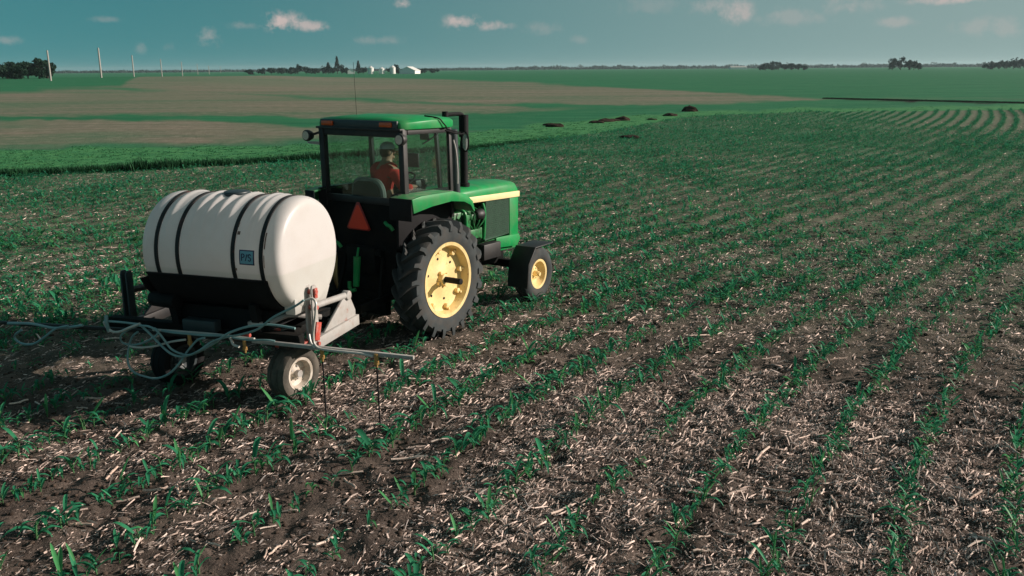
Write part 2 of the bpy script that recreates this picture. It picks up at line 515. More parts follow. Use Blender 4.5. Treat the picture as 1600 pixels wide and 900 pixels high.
DUST = (0.20, 0.15, 0.11)
MAT = dict(
    green=paint('tractor_green_paint', (0.010, 0.26, 0.070), 0.40, var=0.12, dirt=(0.24, 0.19, 0.14), dirt_amt=0.17, dirt_scale=3.5, bump=0.03, spec=0.3),
    dustgreen=paint('dusty_green_paint', (0.03, 0.24, 0.07), 0.5, var=0.15, dirt=(0.33, 0.27, 0.19), dirt_amt=0.45, dirt_scale=5.0),
    engine=paint('engine_green_paint', (0.022, 0.17, 0.05), 0.4, var=0.35, scale=14, dirt=(0.03, 0.026, 0.02), dirt_amt=0.7, dirt_scale=9),
    yellow=paint('wheel_yellow_paint', (0.86, 0.66, 0.30), 0.45, var=0.08, dirt=(0.50, 0.32, 0.14), dirt_amt=0.35, dirt_scale=4.0, rust=((0.25, 0.1, 0.03), 0.6, 12.0)),
    stripe=paint('stripe_yellow_paint', (0.84, 0.68, 0.36), 0.45, var=0.06),
    black=paint('black_paint', (0.010, 0.010, 0.011), 0.55, var=0.3, dirt=(0.05, 0.042, 0.035), dirt_amt=0.25),
    matte=paint('matte_black_metal', (0.006, 0.006, 0.007), 0.75, var=0.3, spec=0.25),
    chassis=paint('dirty_chassis_black', (0.006, 0.007, 0.007), 0.85, var=0.5, scale=10, dirt=(0.016, 0.013, 0.01), dirt_amt=0.6, spec=0.15),
    bluegrey=paint('dark_bluegrey_paint', (0.022, 0.034, 0.038), 0.5, var=0.2),
    screen=paint('dark_grille_mesh', (0.013, 0.060, 0.030), 0.7, var=0.25, scale=40, bump=0.5),
    rubber=paint('tyre_rubber', (0.048, 0.056, 0.058), 0.85, var=0.25, dirt=(0.075, 0.062, 0.052), dirt_amt=0.45, dirt_scale=5, bump=0.15, spec=0.25),
    dusty_rubber=paint('dusty_tyre_rubber', (0.085, 0.078, 0.066), 0.9, var=0.25, dirt=(0.16, 0.135, 0.11), dirt_amt=0.6, dirt_scale=6, bump=0.15, spec=0.2),
    poly=paint('white_polyethylene', (0.82, 0.785, 0.765), 0.38, var=0.03, scale=2.0, dirt=(0.62, 0.53, 0.45), dirt_amt=0.14, dirt_scale=2.2, bump=0.02, trans=0.34, level=1.515),
    strap=paint('rusty_black_strap', (0.010, 0.009, 0.009), 0.7, var=0.3, rust=((0.10, 0.030, 0.022), 0.9, 7.0)),
    polylow=paint('stained_polyethylene', (0.62, 0.60, 0.55), 0.45, var=0.05),
    greymetal=paint('worn_grey_metal', (0.40, 0.385, 0.365), 0.6, var=0.15, rust=((0.28, 0.07, 0.035), 0.9, 9.0), dirt=(0.2, 0.16, 0.13), dirt_amt=0.4, dirt_scale=6),
    redmetal=paint('faded_red_metal', (0.42, 0.05, 0.03), 0.6, var=0.25, dirt=(0.4, 0.33, 0.3), dirt_amt=0.35, dirt_scale=14),
    dirtywhite=paint('dirty_white_rim', (0.62, 0.55, 0.47), 0.6, var=0.12, rust=((0.25, 0.10, 0.05), 0.9, 12.0), dirt=(0.2, 0.15, 0.1), dirt_amt=0.5, dirt_scale=8),
    hose=paint('clear_teal_hose', (0.20, 0.33, 0.33), 0.35, var=0.15),
    whitehose=paint('white_hose', (0.55, 0.52, 0.47), 0.4, var=0.12),
    brass=paint('brass_fitting', (0.55, 0.33, 0.12), 0.4, metal=0.6, var=0.2),
    amber=paint('amber_lens', (0.45, 0.075, 0.015), 0.25, var=0.1, bump=0),
    orange=paint('orange_sign_face', (0.72, 0.045, 0.012), 0.5, var=0.05, bump=0),
    signred=paint('dark_red_sign_border', (0.30, 0.02, 0.015), 0.4, var=0.05, bump=0),
    seat=paint('dark_seat_vinyl', (0.020, 0.020, 0.021), 0.6, var=0.2),
    seatedge=paint('grey_seat_piping', (0.15, 0.15, 0.14), 0.6, var=0.2),
    chrome=paint('lamp_glass', (0.45, 0.5, 0.5), 0.15, metal=0.8, var=0.05, bump=0),
    blue=paint('light_blue_sticker', (0.20, 0.42, 0.50), 0.5, var=0.06, bump=0),
    stain=paint('brown_stain', (0.22, 0.13, 0.10), 0.7, var=0.5, scale=40, bump=0),
    navy=paint('dark_blue_print', (0.035, 0.03, 0.09), 0.5, var=0.1, bump=0),
    skin=paint('skin', (0.42, 0.22, 0.15), 0.55, var=0.06, bump=0),
    shirt=paint('red_shirt_cloth', (0.62, 0.036, 0.030), 0.9, var=0.15, scale=12),
    jeans=paint('blue_denim', (0.03, 0.045, 0.09), 0.9, var=0.2, scale=20),
    cap=paint('pale_cap_cloth', (0.42, 0.47, 0.50), 0.9, var=0.1),
    hair=paint('brown_hair', (0.05, 0.03, 0.02), 0.7, var=0.3),
    pole=paint('weathered_pole_wood', (0.38, 0.35, 0.32), 0.9, var=0.15),
    bin=paint('galvanised_bin', (0.78, 0.76, 0.72), 0.5, var=0.06),
    whitewall=paint('white_painted_wall', (0.80, 0.78, 0.75), 0.7, var=0.05),
    pebble=paint('grey_roof', (0.40, 0.38, 0.36), 0.8, var=0.1),
    bark=paint('tree_bark', (0.05, 0.04, 0.03), 0.95, var=0.3),
    mound=paint('dark_wet_soil', (0.034, 0.023, 0.017), 1.0, var=0.4, scale=6, bump=0.6, spec=0.1),
    glass=glass_mat('cab_glass', (0.80, 0.90, 0.875)),
    corn=leafy('corn_leaf', 0.35, 0.45, 0.2),
    grass=leafy('grass_blade', 0.3, 0.6, 0.25),
    tree=leafy('tree_foliage', 0.15, 0.7, 0.3),
    litter=toned('dry_corn_litter', 0.85),
    clod=toned('soil_clod', 1.0),
)

# ------------------------------------------------------------------ terrain
def vnoise(x, y, seed=0):
    x = np.asarray(x, float); y = np.asarray(y, float)
    xi, yi = np.floor(x).astype(np.int64), np.floor(y).astype(np.int64)
    xf, yf = x - xi, y - yi
    u, v = xf * xf * (3 - 2 * xf), yf * yf * (3 - 2 * yf)
    def h(a, b):
        n = (a * 374761393 + b * 668265263 + seed * 362437) & 0x7fffffff
        n = ((n ^ (n >> 13)) * 1274126177) & 0x7fffffff
        n = (n ^ (n >> 16)) & 0xffff
        return n / 65535.0
    return (h(xi, yi) * (1 - u) + h(xi + 1, yi) * u) * (1 - v) + (h(xi, yi + 1) * (1 - u) + h(xi + 1, yi + 1) * u) * v


def smooth01(x, a, b):
    t = np.clip((np.asarray(x, float) - a) / (b - a), 0, 1)
    return t * t * (3 - 2 * t)


def swell(x, y):
    """broad shape of the land: flat field, a gentle rise on the far left"""
    D = np.hypot(x, y)
    az = np.degrees(np.arctan2(x, y))
    w = 1 - smooth01(az, -20, -8)
    z = 1.55 * np.exp(-((np.log(np.maximum(D, 1)) - math.log(340)) / 0.42) ** 2) * w * (y > 0)
    z = z - 0.22 * np.exp(-((D - 200) / 60) ** 2) * (1 - w)
    z = z - 0.105 * np.exp(-((x - 0.75) ** 2 + (y - 14.0) ** 2) / (2 * 1.5 ** 2))       # the ground falls a little ahead of the tractor
    return z


def terrain(x, y):
    x = np.asarray(x, float); y = np.asarray(y, float)
    D = np.hypot(x, y)
    z = swell(x, y)
    near = 1 - smooth01(D, 18, 60)
    z = z + near * (0.035 * (vnoise(x / 1.1, y / 1.1, 1) - 0.5) + 0.060 * (vnoise(x / 0.37, y / 0.37, 2) - 0.5))
    n2 = 1 - smooth01(D, 12, 30)
    z = z + n2 * (0.052 * (vnoise(x / 0.14, y / 0.14, 3) - 0.5) + 0.024 * (vnoise(x / 0.06, y / 0.06, 4) - 0.5))
    return z


_rt_, _up_, _fw_ = np.array(_r2), np.array(_u2), np.array(_fw)


def to_pix(x, y, z=0.0):
    """where a ground point falls in the photograph (1600 x 900)"""
    P = np.stack([np.asarray(x, float), np.asarray(y, float), np.zeros_like(np.asarray(x, float)) + z - CAM_H], -1)
    d = P @ _fw_
    d = np.where(d < 0.05, 0.05, d)
    return 800 + F_PX * (P @ _rt_) / d, 450 - F_PX * (P @ _up_) / d


def at(px, py, z=0.0):
    d = pix_dir(px, py)
    t = (z - CAM_H) / d.z
    return Vector((d.x * t, d.y * t, z))


# lines across the land, given by points on the flat ground
def line(pts):
    xs = [p[0] for p in pts]; ys = [p[1] for p in pts]
    return lambda px: np.interp(px, xs, ys)


L_field = line([(-400, 292), (0, 277), (200, 268), (500, 251), (740, 235), (830, 223), (940, 207), (1000, 196), (1060, 186), (1130, 180), (1240, 176), (1400, 174), (1600, 172), (2200, 172)])
L_way = line([(-400, 240), (0, 233), (300, 231), (480, 226), (740, 208), (900, 189), (1000, 181), (1100, 175), (1240, 170), (1600, 164), (2200, 160)])
L_t1 = line([(-400, 192), (0, 185), (300, 189), (500, 197), (760, 205), (900, 188)])
L_t2a = line([(-400, 182), (0, 179), (250, 179), (500, 183), (740, 176), (920, 170)])
L_t2b = line([(-400, 150), (0, 147), (150, 141), (300, 143), (500, 155), (740, 164), (920, 169)])
L_t3a = line([(0, 143), (200, 139), (330, 146), (520, 153), (740, 161), (1000, 163), (1150, 160), (1250, 156), (1295, 153.5), (2000, 153)])
L_t3b = line([(0, 146), (190, 137), (230, 123), (420, 119.5), (600, 122), (800, 127), (1000, 138), (1150, 145), (1295, 153.5), (2000, 153)])
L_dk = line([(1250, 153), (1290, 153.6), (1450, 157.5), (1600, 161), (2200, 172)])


def zones(x, y):
    """cover of the land: tan = young crop over stubble, grass = mown waterway, field = the sprayed corn"""
    px, py = to_pix(x, y)
    D = np.hypot(x, y)
    front = (y > 0.5)
    wob = 5.0 * (vnoise(px / 70, py / 7, 21) - 0.5) + 2.6 * (vnoise(px / 19, py / 4, 22) - 0.5)
    wob2 = 1.6 * (vnoise(px / 60, py / 9, 23) - 0.5) + 1.0 * (vnoise(px / 17, py / 5, 24) - 0.5)
    k = np.clip((py - 100) / 60, 0.15, 1.6)
    pw, pf = py + wob * k, py + wob2 * k
    sm = lambda a, w: smooth01(a, -w, w)
    field = sm(pf - L_field(px), 0.8)
    grass = sm(L_field(px) - pf, 0.8) * sm(pw - L_way(px), 2.0)
    tan = sm(L_way(px) - 6 - pw, 9.0) * sm(pw - L_t1(px), 3.0) * (1 - sm(px - 860, 160))
    tan = np.maximum(tan, sm(L_t2a(px) - pw, 2.5) * sm(pw - L_t2b(px), 2.5) * (1 - sm(px - 860, 120)))
    tan = np.maximum(tan, sm(L_t3a(px) - pw, 2.0) * sm(pw - L_t3b(px), 1.6))
    tan = tan * (0.88 + 0.45 * (vnoise(px / 150, py / 11, 25) - 0.4))
    dark = np.exp(-((pw - L_dk(px)) / 0.9) ** 2) * sm(px - 1290, 12)  # shade along the ditch edge, put into the ground colour as a near-black line
    rear = (~front)
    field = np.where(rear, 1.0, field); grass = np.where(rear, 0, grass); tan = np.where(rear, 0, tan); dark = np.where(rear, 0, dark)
    return field, grass, tan, dark


# planted rows: contour lines that bend to the right and back again
_ss = np.arange(-60, 260, 0.25)
_th = np.interp(_ss, [-60, 4, 9, 15, 25, 46, 80, 200], [24, 24, 32, 39, 38, 34, 26, 20]) - 33.0
_gg = np.concatenate([[0], np.cumsum(np.tan(np.radians(_th[:-1])) * 0.25)])
C33, S33 = math.cos(R_(33)), math.sin(R_(33))
ROW = 0.762


def g_of(s): return np.interp(s, _ss, _gg)


def row_u(x, y):
    s = x * S33 + y * C33
    return (x * C33 - y * S33) - g_of(s)


ROW0 = float(row_u(np.array(2.71), np.array(5.78)))


def ground_material():
    m, nt, b, out = new_mat('field_soil')
    N, L = nt.nodes.new, nt.links.new
    geo = N('ShaderNodeNewGeometry')
    def attr(n):
        a = N('ShaderNodeAttribute'); a.attribute_name = n
        return a.outputs['Fac']
    def noise(scale, detail=6, rough=0.6, vec=None):
        n = N('ShaderNodeTexNoise'); n.inputs['Scale'].default_value = scale; n.inputs['Detail'].default_value = detail
        n.inputs['Roughness'].default_value = rough
        L(vec if vec is not None else geo.outputs['Position'], n.inputs['Vector'])
        return n.outputs['Fac']
    def rng_(v, a, b_, c, d):
        r = N('ShaderNodeMapRange'); r.inputs[1].default_value = a; r.inputs[2].default_value = b_; r.inputs[3].default_value = c; r.inputs[4].default_value = d
        L(v, r.inputs[0]); return r.outputs[0]
    def mix(f, a, c):
        x = N('ShaderNodeMix'); x.data_type = 'RGBA'
        if isinstance(f, float): x.inputs[0].default_value = f
        else: L(f, x.inputs[0])
        for q, i in ((a, 6), (c, 7)):
            if isinstance(q, tuple): x.inputs[i].default_value = (*q, 1)
            else: L(q, x.inputs[i])
        return x.outputs[2]
    def mul(a, c):
        x = N('ShaderNodeMath'); x.operation = 'MULTIPLY'
        for q, i in ((a, 0), (c, 1)):
            if isinstance(q, (int, float)): x.inputs[i].default_value = q
            else: L(q, x.inputs[i])
        return x.outputs[0]
    # soil with flecks of litter
    soil = mix(rng_(noise(2.2), 0.35, 0.65, 0, 1), (0.042, 0.033, 0.029), (0.150, 0.115, 0.096))
    soil = mix(rng_(noise(34, 8, 0.7), 0.52, 0.66, 0, 0.75), soil, (0.19, 0.145, 0.12))
    soil = mix(rng_(noise(110, 4, 0.7), 0.6, 0.7, 0, 0.7), soil, (0.40, 0.31, 0.265))
    soil = mix(rng_(noise(16, 8, 0.7), 0.58, 0.68, 0, 0.7), soil, (0.020, 0.017, 0.017))
    # tan contour strips: stubble with thin young crop, streaked along the strip
    mp = N('ShaderNodeMapping'); mp.inputs['Rotation'].default_value = (0, 0, R_(14)); mp.inputs['Scale'].default_value = (0.06, 0.5, 1)
    L(geo.outputs['Position'], mp.inputs['Vector'])
    streak = noise(0.8, 8, 0.62, mp.outputs[0])
    mp2 = N('ShaderNodeMapping'); mp2.inputs['Rotation'].default_value = (0, 0, R_(-8)); mp2.inputs['Scale'].default_value = (0.010, 0.075, 1)
    L(geo.outputs['Position'], mp2.inputs['Vector'])
    broad = noise(1.0, 7, 0.6, mp2.outputs[0])
    stub = mix(rng_(streak, 0.40, 0.60, 0, 1), (0.225, 0.182, 0.138), (0.135, 0.150, 0.102))
    stub = mix(rng_(broad, 0.44, 0.66, 0, 0.85), stub, (0.070, 0.140, 0.076))
    stub = mix(rng_(noise(0.9, 8, 0.72), 0.48, 0.72, 0, 0.7), stub, (0.34, 0.28, 0.22))
    crop = mix(rng_(streak, 0.35, 0.65, 0, 1), (0.014, 0.122, 0.056), (0.030, 0.175, 0.080))
    crop = mix(rng_(noise(0.35, 6), 0.45, 0.7, 0, 0.6), crop, (0.055, 0.175, 0.085))
    lawn = mix(rng_(noise(1.3, 7), 0.35, 0.65, 0, 1), (0.042, 0.185, 0.074), (0.085, 0.260, 0.094))
    far = mix(attr('tan'), crop, stub)
    far = mix(attr('grass'), far, lawn)
    soil = mix(attr('farlit'), soil, mix(rng_(noise(1.7, 9, 0.75), 0.36, 0.64, 0, 1), (0.13, 0.097, 0.077), (0.36, 0.275, 0.22)))
    col = mix(attr('field'), far, soil)
    # in the field past the modelled plants the young crop covers the soil between the rows
    col = mix(mul(attr('cover'), rng_(noise(5.0, 7, 0.7), 0.36, 0.56, 0.35, 1.15)), col, (0.030, 0.160, 0.076))
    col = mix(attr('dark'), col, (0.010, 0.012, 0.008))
    L(col, b.inputs['Base Color'])
    b.inputs['Roughness'].default_value = 1.0
    b.inputs['Specular IOR Level'].default_value = 0.1
    bp = N('ShaderNodeBump'); bp.inputs['Strength'].default_value = 0.9; bp.inputs['Distance'].default_value = 0.02
    L(noise(38, 8, 0.7), bp.inputs['Height'])
    bp2 = N('ShaderNodeBump'); bp2.inputs['Strength'].default_value = 0.5; bp2.inputs['Distance'].default_value = 0.25
    L(noise(1.6, 8, 0.7), bp2.inputs['Height']); L(bp.outputs[0], bp2.inputs['Normal'])
    L(bp2.outputs[0], b.inputs['Normal'])
    return m


def build_ground():
    rad = [0.0]
    d = 0.6
    while d < 4.4: rad.append(d); d *= 1.12
    while d < 16: rad.append(d); d *= 1.0062
    while d < 90: rad.append(d); d *= 1.0115
    while d < 9000: rad.append(d); d *= 1.028
    rad = np.array(rad[1:])
    az = np.concatenate([np.arange(-40, 40.001, 0.2), np.linspace(40, 320, 60)[1:-1]])
    A, Dd = np.meshgrid(np.radians(az), rad)
    X, Y = Dd * np.sin(A), Dd * np.cos(A)
    Z = terrain(X, Y)
    nr, na = X.shape
    V = np.stack([X.ravel(), Y.ravel(), Z.ravel()], 1)
    V = np.vstack([V, [[0, 0, 0]]])
    i = np.arange(nr - 1)[:, None]; j = np.arange(na)[None, :]
    j2 = (j + 1) % na
    F = np.stack([i * na + j, (i + 1) * na + j + 0 * i, (i + 1) * na + j2, i * na + j2], -1).reshape(-1, 4)
    c = len(V) - 1
    jj = np.arange(0, na)
    F2 = np.stack([np.full(na, c), jj, (jj + 1) % na, np.full(na, c)], -1)
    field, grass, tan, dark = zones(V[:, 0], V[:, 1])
    D = np.hypot(V[:, 0], V[:, 1])
    u = (row_u(V[:, 0], V[:, 1]) - ROW0) / ROW
    band = 0.5 + 0.5 * np.cos(2 * np.pi * u)
    gx, gy = to_pix(V[:, 0], V[:, 1])
    thin = smooth01(gx, 1330, 1480) * smooth01(D, 38, 60) * 0.5            # a thin stand at the far right shows its rows
    cover = field * (V[:, 1] > 0) * np.clip((0.45 * smooth01(D, 9, 20) + 0.55 * smooth01(D, 24, 50)) * (0.72 + 0.15 * band) * (1 - thin) + thin * 0.75 * band ** 2 * smooth01(D, 30, 60), 0, 1)
    # quads plus a small fan: write the fan as quads too
    fan = F2[:, :3]
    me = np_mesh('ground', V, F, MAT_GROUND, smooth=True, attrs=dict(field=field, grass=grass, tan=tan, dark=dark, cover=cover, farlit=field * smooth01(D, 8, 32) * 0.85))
    bm = bmesh.new(); bm.from_mesh(me); bm.verts.ensure_lookup_table()
    for a in fan:
        fc = bm.faces.new([bm.verts[int(k)] for k in (a[0], a[2], a[1])]); fc.smooth = True
    bm.to_mesh(me); bm.free()
    o = obj_from('ground', me, None, kind='structure')
    return o


MAT_GROUND = ground_material()
build_ground()


# ------------------------------------------------------------------ corn, litter, clods, grass
def corn_leaf_geo(length, width, rise, droop, segs=3, fold=0.25):
    """a leaf along +X from the stem: blade with a keel, rising then arching over; returns verts, quads"""
    vs, fs = [], []
    for k in range(segs + 1):
        t = k / segs
        x = length * t * (1 - 0.25 * t)
        z = rise * t - droop * t * t
        w = width * (0.55 + 1.4 * t - 1.95 * t * t) if k < segs else width * 0.06
        w = max(w, width * 0.06)
        vs += [(x, -w / 2, z + fold * w), (x, 0, z), (x, w / 2, z + fold * w)]
    for k in range(segs):
        a = k * 3
        fs += [(a, a + 3, a + 4, a + 1), (a + 1, a + 4, a + 5, a + 2)]
    return vs, fs


def stem_geo(h, r, lean=0.0):
    vs, fs = [], []
    for k, t in enumerate((0, 0.5, 1)):
        for i in range(4):
            a = i * math.pi / 2
            rr = r * (1 - 0.45 * t)
            vs.append((rr * math.cos(a) + lean * t * t, rr * math.sin(a), h * t - 0.03 * (k == 0)))
    for k in range(2):
        for i in range(4):
            j = (i + 1) % 4
            fs.append((k * 4 + i, k * 4 + j, k * 4 + 4 + j, k * 4 + 4 + i))
    return vs, fs


# leaf and stem meshes shared by the near plants
LEAFMESH, STEMMESH = [], []
leaf_par = [(0.20, 0.042, 0.16, 0.14), (0.17, 0.037, 0.17, 0.10), (0.15, 0.042, 0.14, 0.16), (0.13, 0.032, 0.16, 0.05), (0.22, 0.040, 0.13, 0.17), (0.11, 0.030, 0.08, 0.10)]
greens = [(0.038, 0.235, 0.120), (0.048, 0.28, 0.135), (0.030, 0.205, 0.105), (0.080, 0.31, 0.110)]
for i, p in enumerate(leaf_par):
    vs, fs = corn_leaf_geo(*p, segs=4)
    LEAFMESH.append(np_mesh('leaf', np.array(vs), np.array(fs), MAT['corn'], colors=np.array([greens[i % 4]] * len(vs)), smooth=True))
for i in range(3):
    vs, fs = stem_geo(0.085 + 0.02 * i, 0.007, 0.012 * i)
    STEMMESH.append(np_mesh('stem', np.array(vs), np.array(fs), MAT['corn'], colors=np.array([(0.10, 0.24, 0.10)] * len(vs)), smooth=True))


def plant_variant(seed, segs, leaves):
    r = random.Random(seed)
    V, Fq, Cc = [], [], []
    vs, fs = stem_geo(0.09 + 0.03 * r.random(), 0.006)
    b = 0; V += vs; Fq += fs; Cc += [(0.10, 0.24, 0.10)] * len(vs)
    base = r.random() * 6.28
    for k in range(leaves):
        p = leaf_par[r.randrange(6)]
        lv, lf = corn_leaf_geo(p[0] * r.uniform(0.75, 1.15), p[1] * r.uniform(0.9, 1.3), p[2], p[3] * r.uniform(0.7, 1.1), segs=segs)
        a = base + math.pi * (k % 2) + r.uniform(-0.5, 0.5)
        z0 = 0.02 + 0.09 * k / max(leaves - 1, 1)
        ca, sa = math.cos(a), math.sin(a)
        b = len(V)
        V += [(x * ca - y * sa, x * sa + y * ca, z + z0) for x, y, z in lv]
        Fq += [tuple(i + b for i in f) for f in lf]
        g = greens[r.randrange(4)]
        Cc += [g] * len(lv)
    return np.array(V), np.array(Fq), np.array(Cc)


def scatter(variants, pos, rot, scale, tint, zscale=None):
    """join many copies of small meshes into one array mesh"""
    Vs, Fs, Cs = [], [], []
    off = 0
    pick = rng.integers(0, len(variants), len(pos))
    for vi, (V, Fq, Cc) in enumerate(variants):
        idx = np.nonzero(pick == vi)[0]
        if len(idx) == 0: continue
        c, s = np.cos(rot[idx])[:, None], np.sin(rot[idx])[:, None]
        sc = scale[idx][:, None]
        zs = sc if zscale is None else zscale[idx][:, None]
        x = (V[None, :, 0] * c - V[None, :, 1] * s) * sc + pos[idx, 0][:, None]
        y = (V[None, :, 0] * s + V[None, :, 1] * c) * sc + pos[idx, 1][:, None]
        z = V[None, :, 2] * zs + pos[idx, 2][:, None]
        P = np.stack([x, y, z], -1).reshape(-1, 3)
        n = len(V)
        Ff = (Fq[None] + (np.arange(len(idx)) * n)[:, None, None]).reshape(-1, Fq.shape[1]) + off
        Cq = (Cc[None] * tint[idx][:, None, :]).reshape(-1, 3)
        Vs.append(P); Fs.append(Ff); Cs.append(Cq)
        off += len(P)
    return np.concatenate(Vs), np.concatenate(Fs), np.concatenate(Cs)


# where the machines stand, so nothing grows through them
TR_O, TR_A, TR_P = Vector((-1.683, 12.268, 0.02)), R_(90 - 33), R_(1.1)
SP_O, SP_A = Vector((-2.361, 9.406, 0)), R_(90 - 19)
ordinal = ['rightmost', 'second', 'third', 'fourth', 'fifth', 'sixth', 'seventh', 'eighth', 'ninth', 'tenth', 'eleventh', 'twelfth', 'thirteenth', 'fourteenth', 'fifteenth', 'sixteenth',
           'seventeenth', 'eighteenth', 'nineteenth', 'twentieth']


def local_xy(O, A, x, y):
    dx, dy = x - O.x, y - O.y
    return dx * math.cos(A) + dy * math.sin(A), -dx * math.sin(A) + dy * math.cos(A)


def blocked(x, y):
    """under a wheel"""
    out = np.zeros(len(x), bool)
    lx, ly = local_xy(TR_O, TR_A, x, y)
    for cx, cy, hx, hy in ((0, -0.78, 0.45, 0.26), (0, 0.78, 0.45, 0.26), (2.58, -0.72, 0.26, 0.17), (2.58, 0.72, 0.26, 0.17)):
        out |= (abs(lx - cx) < hx) & (abs(ly - cy) < hy)
    lx, ly = local_xy(SP_O, SP_A, x, y)
    for cy in (0.08, 1.62):
        out |= (abs(lx) < 0.17) & (abs(ly - cy) < 0.13)
    return out


def field_points(n_tot, dmin, dmax, azlim=34.5):
    """random points in the view wedge, evenly spread over the ground"""
    d = np.sqrt(rng.random(n_tot) * (dmax ** 2 - dmin ** 2) + dmin ** 2)
    a = np.radians(rng.uniform(-azlim, azlim, n_tot))
    return d * np.sin(a), d * np.cos(a), d


def build_corn():
    P, K = [], []
    for k in range(-140, 60):
        s = np.arange(2.0, 150, 0.088)
        s = s + rng.normal(0, 0.035, len(s))
        x0 = (ROW0 + k * ROW + g_of(s)) * C33 + s * S33
        u = ROW0 + k * ROW + g_of(s) + rng.normal(0, 1, len(s)) * np.interp(s, [9, 15, 22, 50], [0.034, 0.055, 0.12, 0.17]) * np.where(x0 > 24, 0.35, 1)
        x = u * C33 + s * S33
        y = -u * S33 + s * C33
        D = np.hypot(x, y)
        px, py = to_pix(x, y)
        ok = (y > 2) & (D < 118) & (px > -160) & (px < 1760) & (py < 1010)
        x, y, D, px, py = x[ok], y[ok], D[ok], px[ok], py[ok]
        if len(x) == 0: continue
        f = zones(x, y)[0]
        stand = vnoise(x / 1.6, y / 1.6, 31) * 0.55 + vnoise(x / 0.55, y / 0.55, 32) * 0.45
        leftness = smooth01(px, 1250, 500) * smooth01(py, 430, 620)
        thr = 0.245 + 0.06 * leftness - 0.12 * smooth01(py, 520, 330)
        keep = (f > 0.5) & (stand + rng.normal(0, 0.13, len(x)) > thr) & ~blocked(x, y)
        keep &= (D < 45) | (rng.random(len(x)) < 0.75)
        P.append(np.stack([x[keep], y[keep]], 1)); K.append(np.full(keep.sum(), k))
    # strays and volunteers between the rows
    x, y, d = field_points(58000, 13, 60, 36)
    ok = (zones(x, y)[0] > 0.5) & ~blocked(x, y) & (rng.random(len(x)) < 0.25 + 0.75 * (vnoise(x / 2.6, y / 2.6, 35) > 0.42))
    P.append(np.stack([x[ok], y[ok]], 1)); K.append(np.full(ok.sum(), 999))
    P = np.concatenate(P); K = np.concatenate(K)
    D = np.hypot(P[:, 0], P[:, 1])
    Z = terrain(P[:, 0], P[:, 1])
    px, py = to_pix(P[:, 0], P[:, 1])
    vig = vnoise(P[:, 0] / 2.1, P[:, 1] / 2.1, 33)
    size = (0.68 + 0.75 * rng.random(len(P)) ** 1.3) * (0.74 + 0.5 * vig) 
    size *= 1 - 0.22 * smooth01(px, 1000, 1400) * smooth01(py, 400, 600)
    size = np.where(K == 999, size * 0.6, size)
    # the nearest three hundred in the frame stand as plants of their own
    infr = (px > -5) & (px < 1605) & (py < 940) & (K != 999)
    hidden = np.zeros(len(P), bool)
    score = np.where(infr & ~hidden, size / D, 0)
    order = np.argsort(-score)
    solo = set(order[:300].tolist())
    vis_rows = sorted({int(K[i]) for i in solo}, reverse=True)
    rr = random.Random(5)
    def zone(i):
        v = 'at the very bottom' if py[i] > 840 else 'low in the foreground' if py[i] > 760 else 'in the middle foreground' if py[i] > 680 else 'farther back'
        return ('tall ' if size[i] > 1.15 else 'small ' if size[i] < 0.85 else '') , v
    for i in order[:300]:
        k = int(K[i])
        n = vis_rows.index(k)
        nm = ordinal[n] if n < len(ordinal) else 'leftmost'
        sz_, zn = zone(i)
        lab = '%scorn plant %s, %s row from the right edge' % (sz_, zn, nm if n else 'first') if n < len(ordinal) else '%scorn plant %s, in the rows at the far left' % (sz_, zn)
        zi = float(Z[i])
        o = thing('corn_plant', lab, 'corn plant', (P[i, 0], P[i, 1], zi), rr.uniform(0, 6.28), 'young corn plants in the near rows')
        sc = float(size[i])
        o.scale = (sc, sc, sc)
        st = obj_from('stem', STEMMESH[rr.randrange(3)], o)
        nl = rr.choice((3, 4, 4, 5))
        for q in range(nl):
            lf = obj_from('leaf', LEAFMESH[rr.randrange(6)], o)
            lf.location = (0, 0, 0.02 + 0.085 * q / (nl - 1))
            lf.rotation_euler = (rr.uniform(-0.15, 0.15), rr.uniform(-0.35, 0.2), math.pi * (q % 2) + rr.uniform(-0.5, 0.5))
            s2 = rr.uniform(0.75, 1.2)
            slim = 0.72 if (px[i] > 850 + 150 * (k % 2)) else 1.0      # the plants of the right-hand rows are finer leaved
            lf.scale = (s2, s2 * rr.uniform(0.8, 1.15) * slim, s2)
    rest = np.array([i for i in range(len(P)) if i not in solo])
    hi = [plant_variant(s, 3, 4 + s % 2) for s in range(8)]
    lo = [plant_variant(40 + s, 2, 4) for s in range(6)]
    pos = np.stack([P[:, 0], P[:, 1], Z], 1)
    tint = np.ones((len(P), 3)) * (0.8 + 0.4 * rng.random((len(P), 1)))
    tint[:, 0] *= 0.85 + 0.3 * rng.random(len(P))
    rot = rng.random(len(P)) * 6.283
    parts = []
    for sel, var, f in ((rest[D[rest] < 24], hi, 1.0), (rest[D[rest] >= 24], lo, 1.12)):
        flat = 1 - 0.28 * smooth01(D[sel], 11, 22)
        parts.append(scatter(var, pos[sel], rot[sel], size[sel] * f * (1.22 - 0.22 * flat), tint[sel], zscale=size[sel] * flat))
    V = np.concatenate([p[0] for p in parts]); C = np.concatenate([p[2] for p in parts])
    Fq = np.concatenate([parts[0][1], parts[1][1] + len(parts[0][0])])
    obj_from('corn_rows', np_mesh('corn_rows', V, Fq, MAT['corn'], colors=C, smooth=True), None, kind='stuff',
             label='rows of young green corn beyond the nearest plants', category='corn')
    print('corn', len(P), 'faces', len(Fq))


build_corn()


TONES = np.array([(0.56, 0.43, 0.37), (0.78, 0.61, 0.53), (0.42, 0.325, 0.275), (0.28, 0.22, 0.185), (0.19, 0.15, 0.13), (0.12, 0.10, 0.092), (0.36, 0.315, 0.295), (0.08, 0.074, 0.074)])


